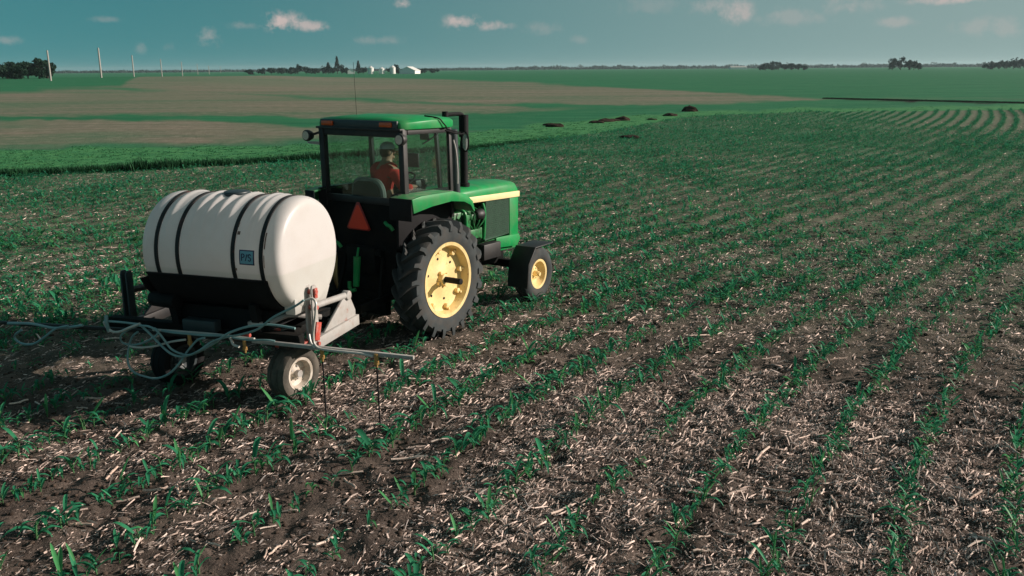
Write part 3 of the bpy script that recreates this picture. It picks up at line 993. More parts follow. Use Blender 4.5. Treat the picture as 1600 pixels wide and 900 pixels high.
def cover_density(x, y):
    """litter lies in drifts between the rows"""
    u = (row_u(x, y) - ROW0) / ROW
    between = 0.5 - 0.5 * np.cos(2 * np.pi * u)
    px, py = to_pix(x, y)
    n = 0.6 * vnoise(x / 0.9, y / 0.9, 51) + 0.4 * vnoise(x / 0.3, y / 0.3, 52)
    right = np.maximum(smooth01(px, 250, 900), smooth01(py, 600, 480))
    return np.clip((0.17 + 0.57 * right) + 0.55 * (between - 0.5) * 0.6 + 1.3 * (n - 0.5), 0.03, 1)


def build_litter():
    Vs, Fs, Cs = [], [], []
    off = 0
    def emit(V, F, C):
        nonlocal off
        Vs.append(V.reshape(-1, 3)); Fs.append(F + off); Cs.append(C.reshape(-1, 3)); off += V.reshape(-1, 3).shape[0]
    def strips(x, y, length, width, tone, lift=0.0, curl=0.3):
        """bent leaf scraps: 3 cross lines, 2 quads"""
        n = len(x)
        s = x * S33 + y * C33
        hd = np.radians(33) + np.radians(np.interp(s, _ss, _th))
        ang = np.where(rng.random(n) < 0.62, (math.pi / 2 - hd) + rng.normal(0, 0.35, n), rng.random(n) * 6.283)
        tl = rng.normal(0, 0.22, n)
        z = terrain(x, y)
        dx, dy = np.cos(ang), np.sin(ang)
        nx, ny = -dy, dx
        roll = rng.normal(0, 0.55, n)
        V = np.zeros((n, 6, 3))
        for k, t in enumerate((-0.5, 0.0, 0.5)):
            w = width * (1.0 if k == 1 else rng.uniform(0.35, 1.0, n))
            for j, e in enumerate((-0.5, 0.5)):
                V[:, k * 2 + j, 0] = x + dx * t * length + nx * e * w * np.cos(roll)
                V[:, k * 2 + j, 1] = y + dy * t * length + ny * e * w * np.cos(roll)
                V[:, k * 2 + j, 2] = z + lift + 0.006 + abs(np.sin(roll)) * width * 0.5 + np.sin(tl) * t * length + abs(np.sin(tl)) * length * 0.35 + e * w * np.sin(roll) + (k == 1) * curl * rng.uniform(-0.02, 0.12, n) * length
        b = (np.arange(n) * 6)[:, None]
        F = np.concatenate([b + np.array([0, 2, 3, 1]), b + np.array([2, 4, 5, 3])])
        C = np.repeat(tone[:, None, :], 6, 1)
        emit(V, F, C)
    def sticks(x, y, length, rad, tone, lift=0.0):
        """stalk pieces: three-sided prisms"""
        n = len(x)
        s = x * S33 + y * C33
        hd = np.radians(33) + np.radians(np.interp(s, _ss, _th))
        ang = np.where(rng.random(n) < 0.65, (math.pi / 2 - hd) + rng.normal(0, 0.4, n), rng.random(n) * 6.283)
        tl = np.abs(rng.normal(0, 0.16, n))
        z = terrain(x, y) + rad * 0.7 + lift
        dx, dy = np.cos(ang), np.sin(ang)
        V = np.zeros((n, 8, 3))
        bend = rng.normal(0, 0.04, n)
        for k, t in enumerate((-0.5, 0.5)):
            for j in range(4):
                a = j * math.pi / 2 + 0.5
                o1, o2 = np.cos(a) * rad, np.sin(a) * rad
                V[:, k * 4 + j, 0] = x + dx * t * length - dy * o1
                V[:, k * 4 + j, 1] = y + dy * t * length + dx * o1
                V[:, k * 4 + j, 2] = z + o2 + np.sin(tl) * (t + 0.35) * length
        b = (np.arange(n) * 8)[:, None]
        fs = [(0, 1, 5, 4), (1, 2, 6, 5), (2, 3, 7, 6), (3, 0, 4, 7), (3, 2, 1, 0), (4, 5, 6, 7)]
        F = np.concatenate([b + np.array(f) for f in fs])
        emit(V, F, np.repeat(tone[:, None, :], 8, 1))
    def tones(n, bright):
        p = np.array([0.17, 0.12, 0.16, 0.14, 0.13, 0.11, 0.09, 0.08])
        if bright: p = np.array([0.30, 0.42, 0.13, 0.05, 0.02, 0.02, 0.05, 0.01])
        return TONES[rng.choice(8, n, p=p / p.sum())] * rng.uniform(0.75, 1.2, (n, 1))
    for dmin, dmax, cnt, smul in ((4.6, 10.5, 330000, 1.0), (10.5, 20, 260000, 1.15), (20, 38, 130000, 1.6), (38, 66, 40000, 2.2)):
        x, y, d = field_points(cnt, dmin, dmax)
        f = zones(x, y)[0]
        k = (rng.random(cnt) < cover_density(x, y)) & (f > 0.5)
        x, y = x[k], y[k]
        n = len(x)
        ln = (0.007 + 0.042 * rng.random(n) ** 3.2) * smul
        strips(x, y, ln, ln * rng.uniform(0.10, 0.36, n), tones(n, False))
        # longer pale husks and leaf strips
        x, y, d = field_points(cnt // 16, dmin, dmax)
        f = zones(x, y)[0]
        k = (rng.random(len(x)) < cover_density(x, y) ** 1.3) & (f > 0.5)
        x, y = x[k], y[k]; n = len(x)
        ln = (0.035 + 0.10 * rng.random(n) ** 2.2) * smul ** 0.6
        strips(x, y, ln, ln * rng.uniform(0.04, 0.12, n), tones(n, True), 0.006, 0.6)
        x, y, d = field_points(cnt // 40, dmin, dmax)
        f = zones(x, y)[0]
        k = (rng.random(len(x)) < cover_density(x, y) ** 1.2) & (f > 0.5)
        x, y = x[k], y[k]; n = len(x)
        ln = (0.025 + 0.10 * rng.random(n) ** 2.2) * smul ** 0.6
        sticks(x, y, ln, np.clip(ln * 0.06, 0.0025, 0.009) * smul ** 0.5, tones(n, True), 0.004)
    V = np.concatenate(Vs); F = np.concatenate(Fs); C = np.concatenate(Cs)
    obj_from('corn_litter', np_mesh('corn_litter', V, F, MAT['litter'], colors=C), None, kind='stuff',
             label='dry shredded corn leaves and stalk bits covering the soil', category='litter')
    print('litter faces', len(F))


build_litter()


def build_stalks():
    """the largest cornstalk pieces lie singly on the ground"""
    rr = random.Random(21)
    metas = []
    for i in range(6):
        m = MB()
        L0 = (0.12, 0.16, 0.2, 0.26, 0.34, 0.22)[i]
        r = (0.008, 0.009, 0.009, 0.010, 0.010, 0.011)[i]
        pts = []
        for k in range(5):
            t = k / 4 - 0.5
            pts.append((t * L0, 0.006 * math.sin(k * 1.7 + i), 0.003 * math.cos(k * 2 + i)))
        m.tube(pts, r, n=7, sub=1)
        m.cyl((0.0, pts[2][1], pts[2][2]), (0.012, pts[2][1], pts[2][2]), r * 1.3, n=7)
        me = m.mesh('cornstalk', MAT['litter'])
        a = me.attributes.new('tone', 'FLOAT_COLOR', 'POINT')
        c = [(0.74, 0.56, 0.46), (0.66, 0.50, 0.42), (0.78, 0.62, 0.53), (0.60, 0.44, 0.36), (0.74, 0.57, 0.48), (0.52, 0.40, 0.34)][i]
        a.data.foreach_set('color', np.tile(np.array([*c, 1.0], dtype=np.float32), len(me.vertices)))
        metas.append(me)
    # the pieces that stand out in the photograph, then a scatter of others
    spots = [(1285, 770, 60), (1262, 812, 42), (1100, 845, 15), (1440, 860, 35), (1185, 845, 38), (1020, 845, 5), (1300, 600, 2), (1310, 565, 12), (1255, 685, 40), (1190, 715, 55),
             (560, 690, 22), (640, 725, 14), (650, 705, 12), (730, 830, 35), (1150, 775, 30), (1480, 560, 20), (1420, 790, 50), (1500, 745, 75), (1365, 690, 30), (1205, 560, 15),
             (540, 740, 12), (200, 780, 18), (250, 770, 20), (690, 690, 16), (1090, 530, 20), (1140, 430, 5), (1085, 440, 5), (1400, 410, 12), (1440, 385, 10), (920, 500, 12), (960, 520, 20),
             (1560, 680, 25), (1590, 740, 25), (1060, 820, 60), (900, 690, 25), (840, 720, 30), (790, 770, 30)]
    seen = []
    while len(spots) < 130:
        px, py = rr.uniform(20, 1590), 470 + 410 * rr.random() ** 0.8
        spots.append((px, py, rr.uniform(0, 180)))
    for px, py, ang in spots:
        p = at(px, py)
        lx, ly = local_xy(TR_O, TR_A, p.x, p.y)
        n = int(round((float(row_u(np.array(p.x), np.array(p.y))) - ROW0) / ROW - 0.5))
        k = 1 - n          # the gap left of row B is between the second and third rows
        if k <= 0: lab = 'pale cornstalk beside the rightmost corn row'
        elif k < len(ordinal): lab = 'pale cornstalk between the %s and %s corn rows from the right' % (ordinal[k - 1] if k > 1 else 'first', ordinal[k])
        else: lab = 'pale cornstalk in the litter at the far left'
        lab = lab + (', at the bottom' if py > 820 else ', low in foreground' if py > 700 else ', in middle foreground' if py > 580 else ', in middle distance')
        o = thing('cornstalk', lab, 'cornstalk', (p.x, p.y, float(terrain(np.array(p.x), np.array(p.y))) + 0.022), 0, 'broken cornstalks on the ground', metas[rr.randrange(6)])
        o.rotation_euler = (rr.uniform(0, 6), rr.uniform(-0.12, 0.12), R_(ang))
        s = rr.uniform(0.65, 1.15)
        o.scale = (s, s, s)


build_stalks()


def build_clods():
    variants = []
    for sd in range(6):
        bm = bmesh.new()
        bmesh.ops.create_icosphere(bm, subdivisions=1, radius=1)
        r = random.Random(sd)
        for v in bm.verts:
            v.co *= r.uniform(0.65, 1.15)
            v.co.z *= 0.65
        bm.verts.index_update()
        V = np.array([v.co[:] for v in bm.verts]); F = np.array([[v.index for v in f.verts] for f in bm.faces])
        bm.free()
        variants.append((V, F, np.ones((len(V), 3))))
    P, Sz = [], []
    for dmin, dmax, cnt, sm in ((4.6, 11, 13000, 1), (11, 22, 9000, 1.4)):
        x, y, d = field_points(cnt, dmin, dmax)
        k = (rng.random(cnt) < 1.15 - cover_density(x, y)) & ~blocked(x, y)
        P.append(np.stack([x[k], y[k]], 1)); Sz.append((0.006 + 0.024 * rng.random(k.sum()) ** 2.5) * sm)
    P = np.concatenate(P); Sz = np.concatenate(Sz)
    Z = terrain(P[:, 0], P[:, 1]) + Sz * 0.2
    tint = np.array([(0.062, 0.044, 0.034)]) * rng.uniform(0.55, 1.5, (len(P), 1))
    V, F, C = scatter(variants, np.stack([P[:, 0], P[:, 1], Z], 1), rng.random(len(P)) * 6.28, Sz, tint)
    obj_from('soil_clods', np_mesh('soil_clods', V, F, MAT['clod'], colors=C), None, kind='stuff', label='small brown clods of soil across the field', category='soil')


build_clods()


def build_grass():
    def tuft(seed, blades, spread):
        r = random.Random(seed)
        V, F = [], []
        for k in range(blades):
            a = r.random() * 6.28
            bx, by = r.uniform(-spread, spread), r.uniform(-spread, spread)
            h = r.uniform(0.6, 1.0); ln = r.uniform(0.15, 0.45); w = 0.035
            ca, sa = math.cos(a), math.sin(a)
            b = len(V)
            V += [(bx - sa * w, by + ca * w, 0), (bx + sa * w, by - ca * w, 0),
                  (bx + ca * ln * 0.35 + sa * w * 0.8, by + sa * ln * 0.35 - ca * w * 0.8, h * 0.6), (bx + ca * ln * 0.35 - sa * w * 0.8, by + sa * ln * 0.35 + ca * w * 0.8, h * 0.6),
                  (bx + ca * ln, by + sa * ln, h)]
            F += [(b, b + 1, b + 2, b + 3), (b + 3, b + 2, b + 4, b + 4)]
        V = np.array(V); F = np.array(F)
        C = np.ones((len(V), 3))
        return V, F, C
    def fix(F):
        return F
    # waterway grass: short on top, taller along its near edge
    n = 150000
    a = np.radians(rng.uniform(-34, 34, n)); d = np.exp(rng.uniform(math.log(27), math.log(95), n))
    x, y = d * np.sin(a), d * np.cos(a)
    px, py = to_pix(x, y)
    z = zones(x, y)
    inside = z[1] > 0.5
    edge = np.clip(1 - (L_field(px) - py) / (0.22 * (py - 100) * 0.35 + 0.5), 0, 1) * smooth01(px, 960, 760)
    keep = inside & (rng.random(n) < np.clip(0.14 + 0.9 * edge, 0, 1) * np.clip(40 / d, 0.4, 1))
    x, y, px, py, edge, d = x[keep], y[keep], px[keep], py[keep], edge[keep], d[keep]
    tall = 0.06 + 0.33 * edge ** 2 * (0.55 + 0.45 * smooth01(px, 900, 500)) * (0.7 + 0.6 * vnoise(x / 1.5, y / 1.5, 61))
    tall = tall * rng.uniform(0.7, 1.25, len(x))
    tint = np.array([(0.060, 0.23, 0.095)]) * rng.uniform(0.7, 1.3, (len(x), 1))
    tint = tint * (1 - 0.85 * smooth01(edge, 0.25, 0.7) * rng.uniform(0.5, 1.0, len(x)))[:, None]  # near edge tinted dark: the tall grass's shaded face put into its colour
    V, F, C = scatter([tuft(s, 5, 0.25) for s in range(5)], np.stack([x, y, terrain(x, y)], 1), rng.random(len(x)) * 6.28, np.full(len(x), 0.55) * rng.uniform(0.7, 1.3, len(x)), tint, zscale=tall)
    # the tip quads are triangles: split them off
    tri = F[F[:, 2] == F[:, 3]][:, :3] if False else None
    m4 = F[:, 2] != F[:, 3]
    Ft = np.concatenate([F[m4][:, [0, 1, 2]], F[m4][:, [0, 2, 3]], F[~m4][:, :3]])
    obj_from('waterway_grass', np_mesh('waterway_grass', V, Ft, MAT['grass'], colors=C), None, kind='stuff', label='strip of taller green grass between the field and the far slope', category='grass')
    print('grass', len(Ft))
    # weeds along the ditch on the right, coloured dark for its shaded line
    n = 2600
    t = rng.random(n)
    px = 1288 + t * 420
    py = L_dk(px) + rng.normal(0, 0.25, n)
    pts = np.array([at(float(a), float(b)) for a, b in zip(px, py)])
    V, F, C = scatter([tuft(s + 9, 6, 0.4) for s in range(4)], np.stack([pts[:, 0], pts[:, 1], terrain(pts[:, 0], pts[:, 1])], 1), rng.random(n) * 6.28, rng.uniform(0.5, 0.9, n),
                      np.array([(0.016, 0.030, 0.018)]) * rng.uniform(0.6, 1.4, (n, 1)), zscale=rng.uniform(0.07, 0.17, n))
    m4 = F[:, 2] != F[:, 3]
    Ft = np.concatenate([F[m4][:, [0, 1, 2]], F[m4][:, [0, 2, 3]], F[~m4][:, :3]])
    obj_from('ditch_weeds', np_mesh('ditch_weeds', V, Ft, MAT['grass'], colors=C), None, kind='stuff', label='line of shade-toned weeds along the ditch at the right', category='weeds')


build_grass()

# ------------------------------------------------------------------ tractor (x forward, y left, z up)
def build_tractor():
    T = thing('tractor', 'green farm tractor with enclosed cab and yellow wheels pulling the sprayer', 'tractor', TR_O, TR_A)
    T.rotation_euler = (0, TR_P, TR_A)
    B = lambda *a, **k: MB()

    # ---- rear wheels
    def rear_wheel(side):
        cy = side * 0.78
        s = side
        # rim: dished disc inside a barrel with flanges
        m = MB()
        prof = [(-0.20, 0.47), (-0.205, 0.515), (-0.185, 0.515), (-0.17, 0.475), (0.0, 0.465), (0.17, 0.475), (0.185, 0.515), (0.205, 0.515), (0.20, 0.47), (0.165, 0.455), (0.085, 0.440), (0.075, 0.40), (0.060, 0.20), (0.085, 0.14), (0.085, 0.0)]
        m.lathe([(t * s, max(r, 0.001)) for t, r in prof], (0, cy, 0.77), 'y', 48)
        w = m.build('rear_wheel', MAT['yellow'], T, smooth=40)
        # tyre carcass
        m = MB()
        prof = [(-0.19, 0.50), (-0.215, 0.56), (-0.222, 0.64), (-0.215, 0.70), (-0.185, 0.725), (-0.10, 0.745), (0, 0.750), (0.10, 0.745), (0.185, 0.725), (0.215, 0.70), (0.222, 0.64), (0.215, 0.56), (0.19, 0.50), (0.15, 0.48), (-0.15, 0.48)]
        prof = [(a if a * s > 0 else a * 0.6, r) for a, r in prof]
        m.lathe(prof, (0, cy, 0.77), 'y', 64, closed=True)
        n = 21
        for side2 in (-1, 1):
            for i in range(n):
                th0 = 2 * math.pi * (i + (0.5 if side2 > 0 else 0)) / n
                rings = []
                for (yy, dth, ro, ri, hw) in ((-0.015, 0.0, 0.815, 0.74, 0.022), (0.07, 0.085, 0.815, 0.74, 0.023), (0.15, 0.19, 0.812, 0.72, 0.027), (0.212, 0.262, 0.798, 0.69, 0.033), (0.236, 0.29, 0.735, 0.66, 0.037)):
                    ring = []
                    for (rr, e) in ((ri, -1.25), (ri, 1.25), (ro, 0.85), (ro, -0.85)):
                        a = th0 - dth + e * hw / 0.8
                        yq = side2 * yy
                        yq = yq if yq * s > 0 else yq * 0.6
                        ring.append((rr * math.cos(a), cy + yq, 0.77 + rr * math.sin(a)))
                    rings.append(ring)
                m.loft(rings)
        m.build('tyre', MAT['rubber'], w, smooth=32)
        # axle stub, clamps, bolts
        MB().cyl((0, cy + s * 0.05, 0.77), (0, s * 1.19, 0.77), 0.041, n=18).build('axle_stub', MAT['matte'], w, bevel=0.004)
        hb = MB().cyl((0, cy + s * 0.055, 0.77), (0, cy + s * 0.15, 0.77), 0.085, 0.075, n=20)
        for i in range(4):
            a = i * math.pi / 2 + 0.5
            hb.cyl((0.10 * math.cos(a), cy + s * 0.06, 0.77 + 0.10 * math.sin(a)), (0.10 * math.cos(a), cy + s * 0.125, 0.77 + 0.10 * math.sin(a)), 0.025, n=8)
        hb.build('wheel_hub', MAT['yellow'], w, bevel=0.004)
        for i in range(8):
            a = i * math.pi / 4 + 0.2
            c = MB()
            x, z = 0.395 * math.cos(a), 0.395 * math.sin(a)
            c.cyl((x, cy + s * 0.06, 0.77 + z), (x, cy + s * 0.125, 0.77 + z), 0.036, n=8)
            c.cyl((x * 1.09, cy + s * 0.06, 0.77 + z * 1.09), (x * 1.09, cy + s * 0.145, 0.77 + z * 1.09), 0.018, n=6)
            c.build('rim_clamp', MAT['yellow'], w, bevel=0.003)
        for i in range(6):
            a = i * math.pi / 3 + 0.75
            x, z = 0.29 * math.cos(a), 0.29 * math.sin(a)
            MB().cyl((x, cy + s * 0.055, 0.77 + z), (x, cy + s * 0.073, 0.77 + z), 0.018, n=10).build('disc_hole', MAT['matte'], w)
    rear_wheel(-1); rear_wheel(1)

    # ---- front wheels
    def front_wheel(side):
        cy, cx, cz, s = side * 0.74, 2.58, 0.385, side
        prof = [(-0.09, 0.19), (-0.095, 0.225), (-0.075, 0.225), (-0.05, 0.195), (0.05, 0.195), (0.085, 0.225), (0.105, 0.225), (0.10, 0.19), (0.04, 0.17), (0.0, 0.12), (0.02, 0.07), (0.02, 0.0)]
        m = MB(); m.lathe([(t * s, max(r * 1.07, 0.001)) for t, r in prof], (cx, cy, cz), 'y', 36)
        w = m.build('front_wheel', MAT['yellow'], T, smooth=40)
        hub = MB().cyl((cx, cy + s * 0.0, cz), (cx, cy + s * 0.10, cz), 0.055, 0.04, n=16).cyl((cx, cy + s * 0.10, cz), (cx, cy + s * 0.125, cz), 0.03, n=12)
        for i in range(6):
            a = i * math.pi / 3
            hub.cyl((cx + 0.09 * math.cos(a), cy + s * 0.0, cz + 0.09 * math.sin(a)), (cx + 0.09 * math.cos(a), cy + s * 0.035, cz + 0.09 * math.sin(a)), 0.012, n=6)
        hub.build('wheel_hub', MAT['yellow'], w)
        m = MB()
        prof = [(-0.10, 0.215), (-0.125, 0.25), (-0.135, 0.30), (-0.125, 0.35), (-0.105, 0.375)]
        for yy in (-0.08, -0.03, 0.02, 0.07):
            prof += [(yy - 0.01, 0.392), (yy + 0.02, 0.396), (yy + 0.025, 0.376), (yy + 0.033, 0.376)]
        prof += [(0.105, 0.375), (0.125, 0.35), (0.135, 0.30), (0.125, 0.25), (0.10, 0.215), (0.07, 0.20), (-0.07, 0.20)]
        m.lathe([(t, r * 1.085) for t, r in prof], (cx, cy, cz), 'y', 44, closed=True)
        m.build('tyre', MAT['rubber'], w, smooth=40)
    front_wheel(-1); front_wheel(1)

    # ---- driveline
    m = MB()
    m.lathe([(-0.56, 0.14), (-0.35, 0.17), (-0.25, 0.25), (0.25, 0.25), (0.35, 0.17), (0.56, 0.14)], (0, 0, 0.77), 'y', 20)
    m.box((0.25, 0, 0.80), (1.1, 0.50, 0.56)).box((0.95, 0, 0.84), (0.6, 0.44, 0.5)).box((-0.38, 0, 0.85), (0.3, 0.42, 0.5))
    m.box((-0.05, 0, 1.15), (1.0, 1.10, 0.16)).box((0.4, 0, 1.15), (0.6, 1.25, 0.25))
    m.build('transmission', MAT['chassis'], T, bevel=0.012)
    m = MB()
    m.box((1.75, 0, 0.98), (1.0, 0.46, 0.42)).box((1.45, 0, 1.27), (0.55, 0.36, 0.38)).box((1.9, 0, 0.75), (0.7, 0.30, 0.2))
    m.build('engine_block', MAT['engine'], T, bevel=0.015)
    r = random.Random(3)
    for i in range(6):            # injector lines and plumbing on the right of the engine
        y = -0.30 - 0.02 * (i % 3)
        x0 = 1.22 + 0.09 * i
        MB().tube([(x0, y + 0.03, 1.52), (x0 + 0.03, y - 0.06, 1.45), (x0 - 0.02, y - 0.075, 1.33), (1.40 + 0.03 * i, y - 0.04, 1.22), (1.42 + 0.02 * i, y, 1.12)], 0.011, 6).build('fuel_line', MAT['engine'], T)
    m = MB().box((1.44, -0.33, 1.14), (0.34, 0.12, 0.14)).cyl((1.3, -0.33, 1.02), (1.3, -0.33, 1.24), 0.055, n=14).cyl((1.62, -0.35, 1.05), (1.62, -0.35, 1.22), 0.045, n=14)
    m.box((1.25, -0.36, 1.35), (0.12, 0.08, 0.2)).cyl((1.40, -0.31, 1.40), (1.40, -0.40, 1.40), 0.05, n=12)
    m.build('fuel_pump', MAT['engine'], T, bevel=0.008)
    MB().lathe([(1.50, 0.001), (1.51, 0.06), (1.55, 0.085), (1.66, 0.085), (1.71, 0.05), (1.72, 0.001)], (0, -0.36, 1.42), 'x', 18).build('oil_filter', MAT['black'], T)
    MB().tube([(1.13, -0.30, 1.56), (1.15, -0.42, 1.50), (1.18, -0.42, 1.34), (1.22, -0.38, 1.15)], 0.028, 8).build('intake_pipe', MAT['green'], T)
    MB().tube([(1.69, -0.37, 1.58), (1.70, -0.40, 1.45), (1.69, -0.40, 1.15), (1.72, -0.36, 1.03)], 0.022, 8).build('coolant_pipe', MAT['green'], T)

    # ---- hood
    def section(x, w, z0, z1, crown):
        pts = [(-w, z0), (-w, z1 - 0.07), (-w * 0.93, z1 - 0.025), (-w * 0.75, z1), (0, z1 + crown), (w * 0.75, z1), (w * 0.93, z1 - 0.025), (w, z1 - 0.07), (w, z0)]
        return [(x, y, z) for y, z in pts]
    m = MB()
    m.loft([section(0.62, 0.385, 1.70, 1.83, 0.035), section(1.5, 0.38, 1.66, 1.845, 0.03), section(2.35, 0.37, 1.615, 1.845, 0.025), section(2.62, 0.365, 1.60, 1.825, 0.02), section(2.70, 0.355, 1.60, 1.76, 0.015)])
    hood = m.build('hood', MAT['green'], T, bevel=0.006, smooth=50)
    for s in (-1, 1):
        m = MB()
        m.prism([(1.02, 1.625), (2.70, 1.585), (2.70, 1.675), (1.02, 1.715)], s * 0.362, s * 0.392)
        m.build('hood_stripe', MAT['stripe'], hood, bevel=0.003)
        # side screen and its frame
        m = MB().prism([(1.76, 0.99), (2.44, 1.02), (2.43, 1.592), (1.79, 1.607)], s * 0.335, s * 0.36)
        m.build('side_screen', MAT['screen'], T)
        m = MB().prism([(2.445, 0.98), (2.69, 0.98), (2.69, 1.583), (2.435, 1.589)], s * 0.30, s * 0.372)
        m.build('nose_panel', MAT['green'], T, bevel=0.006)
        m = MB()
        for k in range(18):
            z = 1.04 + k * 0.03
            m.box((2.1, s * 0.362, z), (0.63, 0.004, 0.006))
        for k in range(20):
            m.box((1.80 + k * 0.032, s * 0.364, 1.305), (0.005, 0.003, 0.56))
        m.build('screen_wire', MAT['screen'], T, kind='stuff')
    MB().box((2.66, 0, 1.28), (0.05, 0.58, 0.60)).build('grille', MAT['screen'], T)
    m = MB()
    for y in (-0.26, -0.13, 0, 0.13, 0.26): m.box((2.695, y, 1.28), (0.02, 0.025, 0.6))
    m.build('grille_bar', MAT['matte'], T, kind='stuff')
    # front support, battery boxes, weights bracket
    m = MB()
    for s in (-1, 1):
        m.prism([(2.02, 0.84), (2.02, 1.00), (2.20, 1.00), (2.68, 0.985), (2.72, 0.90), (2.62, 0.80)], s * 0.40, s * 0.36)
    m.box((2.45, 0, 0.82), (0.6, 0.66, 0.12)).box((2.78, 0, 0.95), (0.14, 0.5, 0.22))
    m.build('front_support', MAT['green'], T, bevel=0.006)
    for s in (-1, 1):
        MB().box((1.80, s * 0.40, 0.84), (0.46, 0.16, 0.24)).build('battery_box', MAT['black'], T, bevel=0.012)
    m = MB().bar((2.58, -0.62, 0.50), (2.58, 0.62, 0.50), 0.12, 0.12).box((2.56, 0, 0.64), (0.24, 0.2, 0.26))
    for s in (-1, 1): m.cyl((2.58, s * 0.60, 0.36), (2.58, s * 0.60, 0.62), 0.045, n=12).cyl((2.58, s * 0.56, 0.385), (2.58, s * 0.74, 0.385), 0.04, n=10)
    m.bar((1.4, -0.12, 0.62), (2.5, -0.05, 0.55), 0.10, 0.10).bar((1.5, 0, 0.72), (2.5, 0, 0.72), 0.3, 0.16)
    m.build('front_axle', MAT['chassis'], T, bevel=0.008)
    for s in (-1, 1):            # front fenders: bent plate over the tyre
        m = MB()
        y0, y1 = s * 0.56, s * 0.93
        pts = [(2.09, 0.24), (2.13, 0.62), (2.33, 0.86), (2.86, 0.87), (2.88, 0.845)]
        rings = []
        for (x, z) in pts: rings.append((x, z))
        poly = rings + [(x + (0.025 if i < 2 else 0.0), z - (0.02 if i >= 1 else 0)) for i, (x, z) in reversed(list(enumerate(rings)))]
        m.prism(poly, y0, y1)
        m.prism([(2.10, 0.30), (2.14, 0.61), (2.33, 0.84), (2.62, 0.84), (2.42, 0.62), (2.20, 0.28)], s * 0.555, s * 0.575)
        f = m.build('front_fender', MAT['black'], T, bevel=0.004)
        MB().bar((2.45, s * 0.50, 0.62), (2.45, s * 0.60, 0.80), 0.05, 0.04).build('bracket', MAT['black'], f)

    # ---- rear fenders
    for s in (-1, 1):
        m = MB()
        top = [(-0.80, 1.94), (-0.60, 1.965), (0.05, 1.965), (0.34, 1.90), (0.50, 1.79), (0.55, 1.65)]
        inner = [(x * 0.985 - 0.0, z - 0.03) for x, z in top]
        # top skin
        poly = top + [(0.525, 1.65), (0.475, 1.775), (0.325, 1.872), (0.04, 1.935), (-0.60, 1.935), (-0.80, 1.91)]
        wo = 1.02 if s < 0 else 0.82
        m.prism(poly, s * 0.66, s * wo)
        f = m.build('fender', MAT['dustgreen'], T, bevel=0.008)
        # outer lip
        m = MB()
        lip = top + [(0.53, 1.64), (0.45, 1.74), (0.30, 1.80), (0.02, 1.835), (-0.4, 1.81), (-0.77, 1.76)]
        m.prism(lip, s * (wo - 0.02), s * (wo + 0.015))
        m.build('fender_lip', MAT['green'], f, bevel=0.006)
        m = MB().box((-0.79, s * (wo + 0.66) / 2, 1.80), (0.03, wo - 0.66, 0.28))
        m.box((-0.1, s * 0.68, 1.62), (1.15, 0.04, 0.7))
        m.build('fender_inner_wall', MAT['matte'], f, bevel=0.006)

    # ---- cab
    zb, zt = 1.90, 2.78
    xr, xf = -0.52, 0.46
    hw = 0.70
    # posts
    def post(p0, p1, w=0.06, d=0.07, mat='black'):
        MB().bar(p0, p1, w, d).build('cab_post', MAT[mat], T, bevel=0.008)
    for s in (-1, 1):
        post((xr, s * (hw - 0.01), 1.72), (xr - 0.03, s * (hw - 0.01), zt), 0.085, 0.085)
        post((xf + 0.0, s * (hw - 0.0), 1.55), (xf - 0.05, s * (hw - 0.0), zt), 0.055, 0.06)
        MB().bar((xr + 0.045, s * (hw + 0.004), zb - 0.01), (xf - 0.0, s * (hw + 0.004), zb + 0.0), 0.05, 0.05).build('cab_sill', MAT['black'], T, bevel=0.006)
        MB().bar((xr + 0.03, s * (hw + 0.004), zt - 0.035), (xf - 0.04, s * (hw + 0.004), zt - 0.035), 0.05, 0.07).build('cab_rail', MAT['black'], T, bevel=0.006)
        MB().bar((0.74, s * 0.30, 1.80), (0.64, s * 0.30, zt), 0.05, 0.05).build('windshield_post', MAT['black'], T, bevel=0.006)
    MB().box((xr - 0.01, 0, zb - 0.06), (0.07, 1.32, 0.09)).build('rear_sill', MAT['black'], T, bevel=0.008)
    MB().box((xr - 0.02, 0, zt - 0.055), (0.08, 1.32, 0.10)).build('rear_header', MAT['black'], T, bevel=0.008)
    # lower cab body
    m = MB()
    m.box((xr + 0.02, 0, 1.52), (0.10, 1.36, 0.62)).box((-0.02, 0, 1.25), (0.95, 1.30, 0.08))
    m.box((0.55, 0, 1.45), (0.2, 0.72, 0.6)).box((0.62, 0, 1.62), (0.3, 0.74, 0.3))
    for s in (-1, 1):
        m.box((-0.02, s * 0.66, 1.58), (0.95, 0.05, 0.62))
        m.box((0.47, s * 0.52, 1.55), (0.05, 0.32, 0.62))
    m.build('cab_body', MAT['chassis'], T, bevel=0.012)
    # roof
    def rsec(x, w, z0, z1, zc):
        return [(x, y, z) for y, z in ((-w, z0), (-w, z1 - 0.03), (-w + 0.05, z1), (-w * 0.45, zc), (w * 0.45, zc), (w - 0.05, z1), (w, z1 - 0.03), (w, z0))]
    m = MB()
    m.loft([rsec(-0.60, 0.70, 2.775, 2.875, 2.890), rsec(-0.52, 0.755, 2.775, 2.895, 2.925), rsec(0.0, 0.765, 2.775, 2.915, 2.945), rsec(0.40, 0.755, 2.775, 2.905, 2.93), rsec(0.62, 0.62, 2.78, 2.885, 2.905), rsec(0.76, 0.42, 2.79, 2.85, 2.865)])
    roof = m.build('cab_roof', MAT['green'], T, bevel=0.01, smooth=50)
    MB().box((-0.605, 0, 2.832), (0.035, 1.33, 0.105)).build('roof_rear_panel', MAT['bluegrey'], roof, bevel=0.01)
    MB().box((-0.575, 0, 2.775), (0.13, 1.46, 0.028)).build('roof_visor', MAT['black'], roof, bevel=0.006)
